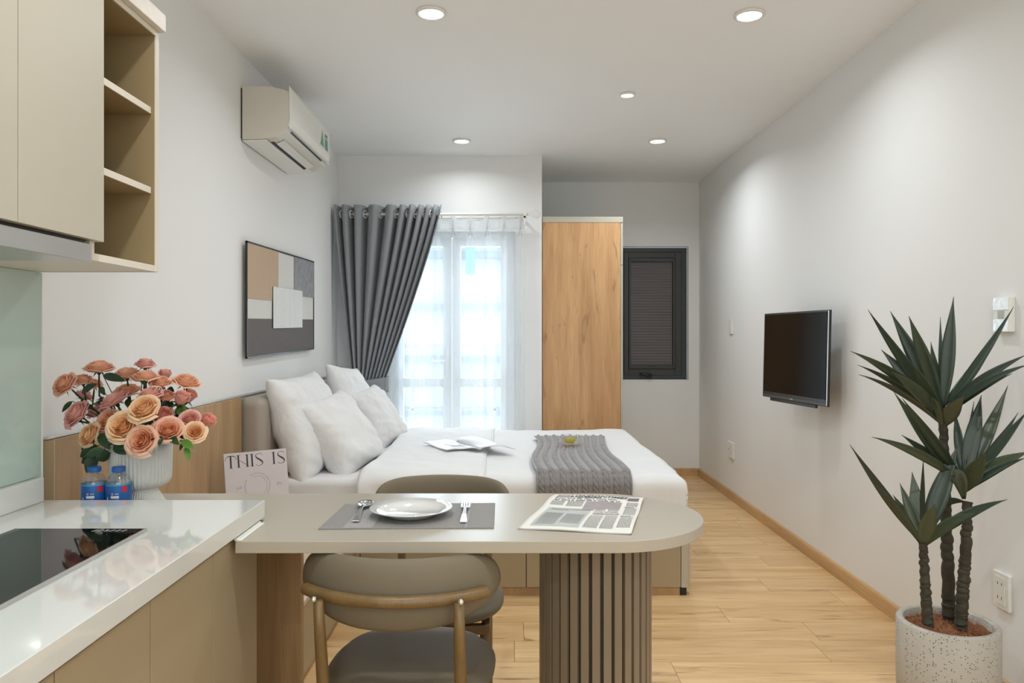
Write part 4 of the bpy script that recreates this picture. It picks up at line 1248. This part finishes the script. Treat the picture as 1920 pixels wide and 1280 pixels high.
# ================================================================== VASE
vx, vy = (264 - CX) * 2.0 / F, 2.0
vprof = [(.0, .0), (.066, .0), (.066, .003), (.060, .012), (.046, .036), (.041, .044), (.044, .047), (.058, .050), (.072, .057), (.0785, .070), (.0795, .085), (.0805, .125), (.081, .168),
         (.0775, .168), (.075, .12), (.07, .07), (.0, .06)]
def flt(t, z):
    if z in (.0,): return 1
    return 1 + .016 * (abs(math.sin(t * 32)) * 2 - 1)
vp = [(r * .95, z) for r, z in vprof]
vb = MB()
NV = 400
vs = []; fs = []
for i, (r, z) in enumerate(vp):
    for k in range(NV):
        t_ = 2 * PI * k / NV
        g = 1 + (.022 * (1 - 2 * abs(math.cos(t_ * 25)) ** 1.5) if 2 <= i <= 12 else 0)
        vs.append((vx + r * g * math.cos(t_), vy + r * g * math.sin(t_), tz1 + .0005 + z))
for i in range(len(vp) - 1):
    for k in range(NV): fs.append((i * NV + k, i * NV + (k + 1) % NV, (i + 1) * NV + (k + 1) % NV, (i + 1) * NV + k))
put('ribbed_vase', vb.add(vs, fs), M['vase'], smooth=True, label='white ribbed footed vase holding the roses', cat='vase')

# bottles
def bottle(x, y, label):
    t = thing('water_bottle', label, 'bottle', (x, y, tz1), 'small water bottles in front of the vase')
    z = tz1 + .0005
    put('bottle_body', MB().lathe([(0, .003), (.022, .0), (.029, .004), (.0300, .012), (.0295, .03), (.0302, .050), (.0300, .072), (.0292, .080), (.0250, .092), (.0180, .100), (.0135, .103), (.0132, .111), (0, .111)], (x, y, z), 36), M['plastic'], parent=t, smooth=True)
    lb_ = put('label', MB().lathe([(.0306, .020), (.0306, .0785)], (x, y, z), 40, caps=False), M['bluelabel'], parent=t, smooth=True)
    put('label_band', MB().lathe([(.0308, .0745), (.0308, .0785)], (x, y, z), 40, caps=False), M['cyanlabel'], parent=lb_, smooth=True)
    def patch(a0, a1, z0, z1, m_, nm):
        put(nm, MB().grid(lambda u, v: Vector((x + .0311 * math.sin(a0 + (a1 - a0) * u), y - .0311 * math.cos(a0 + (a1 - a0) * u), z + z0 + (z1 - z0) * v)), 6, 1), m_, parent=lb_, smooth=True)
    patch(.72, 1.15, .0585, .0745, M['red'], 'red_mark')
    patch(-.12, .50, .0440, .0505, M['labelwhite'], 'barcode')
    patch(-.08, .08, .0525, .0575, M['labelpink'], 'printed_square')
    patch(-.48, -.38, .038, .047, M['labelwhite'], 'printed_strip')
    patch(.20, .48, .0545, .056, M['labelwhite'], 'printed_line')
    patch(-.05, .45, .0395, .0408, M['labelwhite'], 'printed_line')
    cp_ = MB(); NC_ = 48; vs = []; fs = []
    for i, (r, zz) in enumerate([(.0150, .107), (.0155, .108), (.0155, .118), (.0145, .1195), (.0, .1195)]):
        for k in range(NC_):
            a = 2 * PI * k / NC_; rr2 = r * (1 + (.02 if (k % 2 and 1 <= i <= 2) else 0))
            vs.append((x + rr2 * math.cos(a), y + rr2 * math.sin(a), z + zz))
    for i in range(4):
        for k in range(NC_): fs.append((i * NC_ + k, i * NC_ + (k + 1) % NC_, (i + 1) * NC_ + (k + 1) % NC_, (i + 1) * NC_ + k))
    put('cap', cp_.add(vs, fs), M['bluecap'], parent=t, smooth=False)
bottle((177 - CX) * 1.90 / F, 1.90, 'small water bottle with blue cap, farther from the vase')
bottle((222.5 - CX) * 1.90 / F, 1.90, 'small water bottle with blue cap, directly in front of the vase')

# ================================================================== ROSES
def bloom_mesh(tone, var):
    rd = random.Random(var * 13 + 5)
    mb = MB()
    spec = []
    openf = (1.0, .85, 1.1, .62)[var]
    # (count, radius, height, halfwidth, curl, phase)
    spec += [(2, .09, .38, 1.7, .02, .2), (3, .19, .42, 1.3, .04, .9), (4, .30, .46, 1.05, .06, .3), (5, .43, .48, .86, .09, .1), (5, .57, .44, .80, .15, .6), (6, .73, .35, .66, .24, .3), (6, .88, .21, .62, .36, .7), (5, 1.0, .04, .60, .48, .2)]
    if var == 3: spec = spec[:6]
    for li, (cnt, R, H, hwid, curl, ph) in enumerate(spec):
        for k in range(cnt):
            a0 = ph + 2 * PI * k / cnt + rd.uniform(-.2, .2)
            Rk = R * (openf if li > 3 else 1) * rd.uniform(.93, 1.06); Hk = H * rd.uniform(.92, 1.08); ck = curl * rd.uniform(.7, 1.3)
            twist = rd.uniform(.14, .34); se = rd.random() * 9
            def f(u, v):
                s = u * 2 - 1
                a = a0 + s * hwid * (.55 + .45 * math.sin(min(1, v * 1.15) * PI / 2))
                prof = math.sin(min(1, v * 1.25) * PI / 2) ** .75
                r = Rk * (.12 + .88 * prof) * (1 - .10 * s * twist * 4 * .5) + Rk * s * twist * .5 * .6
                z = -.52 + (Hk + .52) * (v ** 1.25)
                z -= .16 * (s * s) ** 1.5 * v
                if v > .72:
                    q = (v - .72) / .28
                    r += ck * q ** 1.5 * .55; z -= ck * .42 * q ** 2
                r += .02 * math.sin(s * 5 + se) * v
                tipb = .03 * math.exp(-(s * 5) ** 2) * v ** 6
                return Vector((r * math.cos(a), r * math.sin(a), z + tipb))
            tf = (lambda u, v, li=li: min(1, max(0.001, (v ** 3) * (.25 + .10 * li) + .05 * li)))
            mb.grid(f, 8, 7, tf=tf)
    return mesh_from('bloom', mb, PET[tone], smooth=True)
BM = {}
def get_bloom(tone, var):
    if (tone, var) not in BM: BM[(tone, var)] = bloom_mesh(tone, var)
    return BM[(tone, var)]
sp = MB()
for k in range(5):
    a = 2 * PI * k / 5
    c_, s_ = math.cos(a), math.sin(a)
    pts = [(.0, -.60, .10), (.25, -.52, .13), (.45, -.55, .09), (.66, -.75, .03), (.76, -.90, .005)]
    vs = []
    for r, z, w_ in pts:
        vs += [(r * c_ - w_ * s_, r * s_ + w_ * c_, z), (r * c_ + w_ * s_, r * s_ - w_ * c_, z)]
    sp.add(vs, [(2 * i, 2 * i + 1, 2 * i + 3, 2 * i + 2) for i in range(4)])
sp.lathe([(0, -.78), (.13, -.74), (.17, -.62), (.15, -.52), (0, -.5)], n=10)
SEP = mesh_from('sepals', sp, M['rleaf'], smooth=True)

def leaf_geo(mb, base, tip, width, nrm, fold=.25, droop=.1, n=8):
    base = Vector(base); tip = Vector(tip); d = tip - base; Ln = d.length; d.normalize()
    nrm = Vector(nrm); sd = d.cross(nrm).normalized(); nn = sd.cross(d).normalized()
    vs = []
    for i in range(n + 1):
        t_ = i / n
        w_ = width * .5 * (math.sin(PI * min(1, t_ * 1.0) ** .8) ** .8 if 0 < t_ < 1 else 0.02)
        c = base + d * Ln * t_ + nn * (droop * Ln * math.sin(PI * t_)) - Vector((0, 0, droop * Ln * t_ * t_ * .4))
        vs += [c + sd * w_ + nn * w_ * fold, c, c - sd * w_ + nn * w_ * fold]
    fs = []
    for i in range(n):
        a = i * 3
        fs += [(a, a + 1, a + 4, a + 3), (a + 1, a + 2, a + 5, a + 4)]
    mb.add(vs, fs)

# zoomed photo coordinates (x, y, width), facing, tone, shape, depth, label
RZ = [
 (172, 300, 190, (-.35, -.62, .55), 'peach', 0, 1.98, 'peach rose at the far left end of the bouquet'),
 (330, 268, 150, (.0, -.30, .95), 'peach', 1, 2.00, 'peach rose second from the left, above the slanting leaf'),
 (432, 302, 120, (.25, -.25, .9), 'peach', 1, 2.06, 'small peach rose tucked behind the slanting dark leaf'),
 (466, 160, 185, (.05, -.12, 1), 'peach', 2, 2.02, 'peach rose with pink rim standing tall on the upper left'),
 (345, 395, 140, (.15, .35, .8), 'pink', 1, 2.08, 'shaded pink rose seen from behind under the left pair'),
 (270, 548, 215, (-.45, -.62, .55), 'pink', 0, 1.94, 'large pink rose low on the left, outer petal drooping'),
 (438, 530, 150, (-.35, -.35, .8), 'pink', 1, 2.06, 'dusky pink rose half hidden in the left middle'),
 (585, 430, 200, (-.45, -.25, .85), 'pink', 2, 1.95, 'pale pink rose tilted left in the upper middle'),
 (690, 215, 175, (-.1, -.15, 1), 'peach', 2, 2.02, 'peach rose with a petal pointing left, upper middle'),
 (850, 135, 160, (.1, -.1, 1), 'pink', 1, 2.03, 'deep pink rose at the very top of the bouquet'),
 (850, 238, 170, (.0, -.15, 1), 'peach', 2, 1.98, 'pale peach rose straight below the topmost pink rose'),
 (980, 285, 160, (.15, -.3, .95), 'peach', 1, 1.99, 'peach rose with mauve rim right of the top centre'),
 (1012, 228, 120, (.2, -.15, 1), 'pink', 3, 2.07, 'pink rose peeking out behind the upper right peach rose'),
 (692, 355, 165, (-.05, -.35, .95), 'peach', 2, 2.03, 'peach rose above the pale pink tilted one, centre left'),
 (885, 388, 185, (-.15, -.32, .95), 'pink', 0, 1.95, 'rosy rose just above the big apricot centre bloom'),
 (1022, 400, 145, (.1, -.35, .95), 'peach', 1, 2.00, 'orange-peach rose between two pink roses, centre right'),
 (1150, 425, 150, (.45, -.25, .75), 'pink', 3, 1.97, 'half-open mauve pink rose leaning right'),
 (1215, 405, 140, (.5, -.05, .85), 'coral', 3, 2.06, 'half-open orange pink rose behind the mauve pink one'),
 (1190, 278, 180, (.3, -.2, .92), 'peach', 2, 2.02, 'peach rose alone at the upper right'),
 (835, 500, 225, (-.05, -.75, .65), 'yellow', 0, 1.88, 'largest apricot-yellow rose in the middle facing forward'),
 (985, 558, 170, (.05, -.55, .75), 'coral', 0, 1.97, 'coral peach rose beside the big apricot centre bloom'),
 (535, 605, 180, (-.2, -.85, .5), 'peach', 0, 1.93, 'peach rose facing forward, left of the cream-rimmed pair'),
 (660, 652, 235, (.05, -.85, .45), 'yellow', 0, 1.87, 'wide open peach rose facing forward, lower centre left'),
 (372, 730, 185, (-.45, -.75, .35), 'yellow', 0, 1.90, 'apricot rose with pink outer petals, lowest on the left'),
 (815, 772, 225, (.0, -.92, .30), 'peach', 0, 1.85, 'peach rose over the front rim of the vase'),
 (1040, 682, 215, (.30, -.70, .60), 'peach', 0, 1.89, 'large pink-rimmed rose low on the right of the vase'),
 (1218, 590, 155, (.2, -.70, .65), 'pink', 0, 1.95, 'soft pink rose above the small yellow one, right side'),
 (1260, 697, 155, (.25, -.85, .45), 'yellow', 0, 1.91, 'small yellow-apricot rose low on the right'),
 (1368, 610, 145, (.65, -.20, .65), 'coral', 3, 1.96, 'coral rosebud at the far right end of the bouquet'),
]
rose_objs = []
rdm = random.Random(11)
for i, (zx, zy, zw_, dr, tone, var, Yd, lb) in enumerate(RZ):
    px, py = 80 + zx / 4.415, 650 + zy / 4.415
    c = P(px, py, Yd); wdt = zw_ / 4.415 * Yd / F
    d = Vector(dr).normalized()
    sc_ = wdt / 2 / (.98 if var != 3 else .66)
    aa = rdm.uniform(0, 2 * PI)
    b0 = Vector((vx + .045 * math.cos(aa), vy + .045 * math.sin(aa), tz1 + .075))
    t = thing('rose', lb, 'flower', b0, 'roses in the ribbed vase')
    bo = bpy.data.objects.new('bloom', get_bloom(tone, var)); col.objects.link(bo); bo.parent = t
    q = Vector((0, 0, 1)).rotation_difference(d) @ Quaternion((0, 0, 1), rdm.uniform(0, 6))
    bo.rotation_mode = 'QUATERNION'; bo.rotation_quaternion = q; bo.scale = (sc_,) * 3; bo.location = c - b0
    so = bpy.data.objects.new('sepals', SEP); col.objects.link(so); so.parent = bo
    e = c - d * sc_ * .70
    # stem leaves the vase mouth and bends up under the bloom
    mouth = Vector((vx + (c.x - vx) * .22 + .01 * math.cos(aa), vy + (c.y - vy) * .3 + .01 * math.sin(aa), tz1 + .172))
    pts = []
    k1 = e - d * .05 - Vector((0, 0, .01)); k1.z = max(k1.z, mouth.z + .005)
    for k in range(9):
        t_ = k / 8; pts.append(bez(mouth, (mouth + k1) / 2 + Vector((0, 0, .02)), k1, t_))
    allp = [b0] + pts + [(k1 + e) / 2 + (e - k1).normalized() * 0, e]
    stm = put('stem', MB().tube(allp, [.0027] * (len(allp) - 1) + [.002], 7), M['stem'], parent=t, smooth=True)
    for lf_ in range(3 if i % 3 else 4):
        k = rdm.choice([1, 2, 3, 4, 5, 6, 7])
        bp_ = pts[k]
        out = Vector((bp_.x - vx + rdm.uniform(-.04, .04), bp_.y - vy + rdm.uniform(-.06, .03), rdm.uniform(-.01, .04))).normalized()
        mbb = MB(); ln_ = rdm.uniform(.030, .048)
        tip_ = bp_ + out * ln_
        if tip_.x < -1.28: continue
        leaf_geo(mbb, bp_, tip_, ln_ * .55, (rdm.uniform(-.4, .4), -.6, .8), .2, .12)
        put('leaf', mbb, M['rleaf'], parent=t, smooth=True)
    rose_objs.append(t)
# the leaves the photo shows one by one: (x0,y0 -> x1,y1, width) zoomed pixels, depth, rose, material
EX = [(510, 845, 350, 905, 75, 1.87, 23, 'rleaf'), (600, 800, 690, 890, 95, 1.88, 22, 'rleaf'), (470, 720, 560, 850, 80, 1.90, 21, 'rleaf'), (600, 790, 690, 850, 70, 1.87, 22, 'rleaf'),
      (460, 820, 310, 910, 110, 1.95, 23, 'rleaf'), (470, 880, 320, 960, 120, 1.96, 23, 'rleaf'), (450, 900, 360, 1040, 110, 1.95, 23, 'rleaf'), (560, 880, 440, 930, 110, 1.94, 21, 'rleaf'),
      (430, 760, 320, 850, 90, 1.97, 23, 'rleaf'), (620, 760, 520, 720, 80, 1.95, 22, 'rleaf'), (700, 730, 620, 790, 80, 1.95, 22, 'rleaf'), (560, 700, 450, 650, 70, 1.97, 21, 'rleaf'),
      (500, 235, 690, 280, 70, 1.97, 8, 'rleaf'), (325, 380, 455, 300, 60, 1.94, 1, 'rleaf'), (245, 450, 160, 540, 45, 1.97, 5, 'rleaf'),
      (1110, 510, 1210, 540, 80, 1.98, 16, 'rleaf2'), (1155, 775, 1255, 845, 65, 1.90, 27, 'rleaf2'), (1185, 830, 1215, 940, 55, 1.90, 27, 'rleaf2'), (1165, 790, 1135, 860, 30, 1.92, 27, 'rleaf'),
      (1060, 740, 1125, 810, 60, 1.88, 25, 'rleaf'), (990, 755, 960, 815, 35, 1.87, 25, 'rleaf'), (930, 740, 925, 830, 45, 1.88, 25, 'rleaf'), (860, 700, 950, 720, 60, 1.90, 24, 'rleaf'),
      (830, 610, 930, 700, 70, 1.95, 25, 'rleaf'), (700, 480, 800, 520, 60, 2.02, 14, 'rleaf'), (1020, 450, 1090, 490, 60, 2.03, 15, 'rleaf'), (1040, 340, 1090, 370, 45, 2.04, 11, 'rleaf'),
      (480, 330, 515, 400, 45, 2.0, 2, 'rleaf'), (820, 260, 850, 320, 40, 1.96, 10, 'rleaf'), (700, 430, 720, 510, 50, 1.98, 13, 'rleaf'), (1140, 740, 1220, 720, 45, 1.93, 26, 'rleaf')]
for (x0, y0_, x1, y1_, wz_, Yd, ri, mm) in EX:
    a = P(80 + x0 / 4.415, 650 + y0_ / 4.415, Yd); b_ = P(80 + x1 / 4.415, 650 + y1_ / 4.415, Yd - .01)
    mbb = MB(); leaf_geo(mbb, a, b_, wz_ / 4.415 * Yd / F, (.1, -1, .35), .25, .05, 10)
    # petiole back to the vase mouth
    mo = Vector((vx + (a.x - vx) * .3, vy + (a.y - vy) * .3, tz1 + .165))
    mbb.tube([mo, (mo + a) / 2 + Vector((0, 0, .02)), a], .0012, 5)
    put('leaf', mbb, M[mm], parent=rose_objs[ri], smooth=True, label='bright green leaf' if mm == 'rleaf2' else None)

# ================================================================== TV, SWITCHES, OUTLETS
tv = thing('television', 'flat black television on a swivel mount on the right wall', 'television', (1.55, 3.8, 1.0))
h_ = .492
Yr, Yl = h_ * F / 183.5, h_ * F / 155.0
TRt = P(1556, 580, Yr); BRt = P(1551, 763, Yr); TLt = P(1433, 588, Yl); BLt = P(1430, 742.5, Yl)
cen = (TRt + BRt + TLt + BLt) / 4
rt = ((TRt - TLt) + (BRt - BLt)) / 2; wTV = rt.length; rt.normalize()
upv = ((TRt - BRt) + (TLt - BLt)) / 2; hTV = upv.length; upv.normalize()
nv_ = rt.cross(upv).normalized()
if nv_.y > 0: nv_ = -nv_
upv = upv
def tvb(cx_, cy_, hw_, hh_, d0, d1):
    return MB().obox(cen + rt * cx_ + upv * cy_ + nv_ * ((d0 + d1) / 2), rt * hw_, upv * hh_, nv_ * abs(d1 - d0) / 2)
put('bezel', tvb(0, 0, wTV / 2, hTV / 2, -.013, 0), M['black'], parent=tv, bev=.003)
put('screen', tvb(-.002, .012, wTV / 2 - .016, hTV / 2 - .022, 0, .0015), M['screen'], parent=tv)
put('bezel_edge', tvb(wTV / 2 - .006, 0, .003, hTV / 2 - .004, 0, .002), M['steel'], parent=tv)
put('lower_strip', tvb(0, -hTV / 2 + .010, wTV / 2 - .010, .006, 0, .003), mat('grey_bezel', (.05, .048, .045, 1), .35), parent=tv)
put('speaker_bar', tvb(-.01, -hTV / 2 - .008, wTV / 2 - .10, .009, -.013, -.001), M['black'], parent=tv, bev=.003)
vs, fs, wdt = text_mesh('SONY', .02)
k = .030 / wdt
put('brand_text', MB().add([cen + rt * (-.02 + x * k) + upv * (-hTV / 2 + .0065 + y * k) + nv_ * .0034 for x, y in vs], fs), M['labelwhite'], parent=tv)
put('rear_housing', tvb(0, -.03, wTV * .32, hTV * .28, -.05, -.013), M['black'], parent=tv, bev=.008)
bc = cen - nv_ * .06
put('mount_arm', MB().tube([bc, Vector(((bc.x + XR) / 2, bc.y + .05, bc.z)), (XR - .01, bc.y + .02, bc.z)], .016, 8), M['darkmetal'], parent=tv)
put('mount_plate', MB().box(XR - .012, XR, bc.y - .05, bc.y + .09, bc.z - .10, bc.z + .10), M['darkmetal'], parent=tv)

def wallplate(name, label, y, z, wy, hz, cat, slots, th=.011, m_='white', film=False):
    t = thing(name, label, cat, (XR, y, z - hz / 2))
    put('cover_plate', MB().box(XR - th, XR, y - wy / 2, y + wy / 2, z - hz / 2, z + hz / 2), M[m_], parent=t, bev=.003)
    for (nm, dy, dz, sy, sz, mm) in slots:
        put(nm, MB().box(XR - th - .0025, XR - th, y + dy - sy / 2, y + dy + sy / 2, z + dz - sz / 2, z + dz + sz / 2), M[mm], parent=t, bev=.0005)
    return t
wallplate('light_switch', 'small white light switch on the right wall near the alcove', 5.74, 1.328, .075, .115, 'light switch', [('rocker', 0, 0, .028, .05, 'white')])
wallplate('wall_outlet', 'white socket plate low on the right wall, near the alcove', 5.735, .38, .14, .125, 'outlet',
          [('socket_module', -.025, 0, .045, .10, 'white'), ('antenna_socket', .04, 0, .012, .012, 'inkgrey'), ('socket_slot', -.025, .022, .018, .006, 'inkgrey'), ('socket_slot', -.025, -.022, .018, .006, 'inkgrey')])
so_ = []
for dz in (.024, -.024):
    for dy in (-.010, .010):
        so_.append(('socket_slot', dy, dz, .0045, .010, 'black'))
so_.insert(0, ('socket_module', 0, 0, .050, .095, 'white'))
wallplate('wall_outlet', 'white two-pin socket low on the right wall behind the potted plant', 2.578, .374, .085, .125, 'outlet', so_, th=.013)
M['film'] = mat('shiny_protective_film', (.80, .82, .83, 1), .10, coat=1, coat_r=.05, var=.06, vscale=30, bump=1.0, bscale=25)
sw = wallplate('light_switch', 'film-wrapped white light switch above the potted plant', 2.56, 1.326, .082, .120, 'light switch', [('rocker', 0, 0, .030, .026, 'inkblock')], th=.022)
put('film_cover', MB().box(XR - .0238, XR - .0225, 2.56 - .040, 2.56 + .040, 1.326 + .016, 1.326 + .058).box(XR - .0238, XR - .0225, 2.56 - .040, 2.56 + .040, 1.326 - .058, 1.326 - .016), M['film'], parent=sw)

# ================================================================== POTTED PLANT
PX, PY, PR, PH = 1.437, 2.45, .151, .319
pt = thing('potted_plant', 'tall artificial yucca plant with three stems in a speckled concrete pot', 'plant', (PX, PY, 0))
put('pot', MB().lathe([(0, 0), (.138, 0), (.146, .01), (PR, .12), (PR, PH - .004), (PR - .004, PH), (PR - .020, PH), (PR - .023, PH - .004), (PR - .024, PH - .04), (0, PH - .04)], (PX, PY, 0), 72), M['pot'], parent=pt, smooth=False, bev=0)
pt.children[0].data.polygons.foreach_set('use_smooth', [True] * len(pt.children[0].data.polygons))
ci = MB()
ci.grid(lambda u, v: Vector((PX + (PR - .024) * v * math.cos(2 * PI * u), PY + (PR - .024) * v * math.sin(2 * PI * u), PH - .026 + .012 * noise.noise(Vector((v * 6 * math.cos(2 * PI * u), v * 6 * math.sin(2 * PI * u), 0))) + .006 * (1 - v))), 48, 14, wu=True)
put('coir_mulch', ci, M['coir'], parent=pt, smooth=True, kind='stuff')
cf = MB()
rq = random.Random(4)
for k in range(900):
    a = rq.uniform(0, 2 * PI); r = (PR - .028) * math.sqrt(rq.random())
    p = Vector((PX + r * math.cos(a), PY + r * math.sin(a), PH - .024 + rq.uniform(0, .012)))
    d = Vector((rq.uniform(-1, 1), rq.uniform(-1, 1), rq.uniform(-.2, .35))).normalized() * rq.uniform(.006, .016)
    s_ = d.cross(Vector((0, 0, 1))).normalized() * .0006
    cf.add([p - d + s_, p - d - s_, p + d - s_, p + d + s_, p + Vector((0, 0, .004)) + s_, p + Vector((0, 0, .004)) - s_], [(0, 1, 5, 4), (4, 5, 2, 3)])
put('coir_fibres', cf, M['coir2'], parent=pt, kind='stuff')

def trunk(pts, rad, name='stem'):
    # ringed, scarred stem
    pts = [Vector(p) for p in pts]
    P_, R_ = [], []
    N = 70
    for k in range(N + 1):
        s = k / N * (len(pts) - 1); i = min(int(s), len(pts) - 2); f = s - i
        p = pts[i].lerp(pts[i + 1], f); r = rad[i] * (1 - f) + rad[i + 1] * f
        ph = (k * .30) % 1.0
        P_.append(p + Vector((.0015 * math.sin(k * .9), .0015 * math.cos(k * .7), 0))); R_.append(r * (1.08 - .18 * ph) * (1 + .05 * math.sin(k * 2.1)))
    return put(name, MB().tube(P_, R_, 14), M['trunk'], parent=pt, smooth=False)
def leafstrap(parent, base, tip, width, face=1.0, arch=.12, mm='pleaf', roll=0.0, n=16):
    base = Vector(base); tip = Vector(tip)
    d = tip - base; Ln = d.length
    upn = Vector((0, 0, 1))
    mid_ = base + d * .45 + upn * arch * Ln * (1 if abs(d.x) > .03 else .2)
    view = (mid_ - Vector((0, 0, EYE))).normalized()
    mb = MB(); vs = []
    for i in range(n + 1):
        t_ = i / n
        p = bez(base, mid_, tip, t_)
        q = bez(base, mid_, tip, min(1, t_ + .02)) - bez(base, mid_, tip, max(0, t_ - .02)); q.normalize()
        s1_ = q.cross(view).normalized(); s2_ = s1_.cross(q).normalized()
        a = roll + (1 - face) * 1.25
        sd = s1_ * math.cos(a) + s2_ * math.sin(a); nn = q.cross(sd).normalized()
        w_ = width * .5 * (.26 + .74 * math.sin(min(1, t_ / .45) * PI / 2)) if t_ < .45 else width * .5 * math.cos((t_ - .45) / .55 * PI / 2) ** 1.15
        if t_ >= 1: w_ = .0004
        vs += [p + sd * w_ + nn * w_ * .22, p + sd * w_ * .5 + nn * w_ * .04, p, p - sd * w_ * .5 + nn * w_ * .04, p - sd * w_ + nn * w_ * .22]
    fs = []
    for i in range(n):
        for k in range(4):
            a = i * 5 + k; fs.append((a, a + 1, a + 6, a + 5))
    mb.add(vs, fs)
    return put('leaf', mb, M[mm], parent=parent, smooth=True, solid=.0012)
YBs, YCs, YAs = 2.50, 2.42, 2.40
trB = trunk([P(1779, 1172, YBs), P(1778, 1080, YBs), P(1774, 985, YBs), P(1772, 880, YBs), P(1768, 790, YBs)], [.0205, .0195, .0175, .0150, .0135])
trC = trunk([P(1801, 1178, YCs), P(1805, 1110, YCs), P(1811, 1030, YCs), P(1814, 940, YCs)], [.0190, .0185, .0165, .0150])
trA = trunk([P(1740, 1172, YAs), P(1735, 1100, YAs), P(1731, 1020, YAs)], [.0170, .0150, .0125])
def crown(tr, bpx, Yb, lst):
    for (tx, ty, wpx, face, dY, arch, mm, oy) in lst:
        base = P(bpx[0] + (tx - bpx[0]) * .03, bpx[1] + oy, Yb)
        Yt = Yb + dY
        tip = P(tx, ty, Yt)
        while tip.x > XR - .02:
            Yt -= .03; tip = P(tx, ty, Yt)
        leafstrap(tr, base, tip, wpx * Yb / F, face, arch, mm)
G1, G2 = 'pleaf', 'pleaf2'
crown(trB, (1767, 775), YBs, [
 (1627, 580, 20, .7, .05, -.04, G1, -10), (1669, 583, 26, .9, .10, .03, G1, -8), (1704, 592, 26, 1, -.05, .04, G1, -5), (1788, 556, 25, 1, -.02, 0, G1, -10), (1763, 594, 12, .35, .1, 0, G1, -20),
 (1901, 574, 18, .6, -.10, -.10, G1, -15), (1868, 636, 20, .7, .05, -.05, G2, -15), (1926, 664, 19, .55, -.22, .10, G1, -5), (1932, 682, 17, .5, -.30, .12, G1, 0), (1898, 700, 15, .5, -.18, .10, G1, 5),
 (1594, 658, 19, .7, -.12, .12, G2, 0), (1652, 655, 26, 1, .08, .02, G1, 0), (1608, 684, 15, .5, -.1, .10, G1, 5), (1610, 702, 14, .4, -.15, .12, G1, 18), (1672, 697, 22, .8, -.2, .1, G2, 12),
 (1712, 682, 20, .8, -.15, .05, G2, 10), (1745, 640, 18, .8, .1, .02, G1, 0), (1808, 742, 26, 1, -.16, .35, G2, 24), (1745, 745, 16, .7, -.1, .3, G2, 30)])
crown(trC, (1808, 905), YCs, [
 (1676, 735, 25, 1, -.05, -.02, G1, 0), (1691, 746, 18, .7, -.12, .02, G1, -5), (1634, 819, 18, .7, -.1, .12, G2, 0), (1690, 815, 20, .8, .0, .08, G1, 5), (1840, 740, 28, 1, .06, 0, G1, -10), (1890, 722, 24, .9, .08, -.05, G2, -5),
 (1826, 752, 11, .4, .1, 0, G1, -20), (1928, 768, 20, .7, -.1, -.06, G1, -5), (1909, 773, 18, .6, .0, -.10, G1, 0), (1930, 846, 26, .8, -.12, .10, G2, 5), (1924, 858, 16, .6, -.2, .10, G1, 15),
 (1790, 770, 18, .8, .1, 0, G1, -15), (1796, 812, 22, .9, .12, 0, G1, -10), (1848, 850, 30, 1, -.14, .25, G2, 15), (1783, 890, 24, 1, -.14, .35, G2, 30), (1730, 970, 16, .6, .10, .3, G1, 35)])
crown(trA, (1730, 1015), YAs, [
 (1593, 833, 17, .7, -.05, -.02, G1, 0), (1637, 905, 18, .6, -.12, .10, G1, 5), (1687, 905, 20, .9, .08, 0, G2, -5), (1710, 884, 26, 1, .10, 0, G2, -5), (1731, 858, 11, .45, -.06, 0, G1, -10),
 (1796, 835, 34, 1, .0, .04, G1, -5), (1889, 936, 20, .7, -.15, .14, G1, 5), (1826, 961, 20, .8, -.14, .16, G2, 8), (1752, 944, 28, 1, -.14, .05, G2, 8), (1674, 927, 18, .8, .1, .04, G1, 0), (1765, 935, 18, .8, .06, 0, G1, 0)])
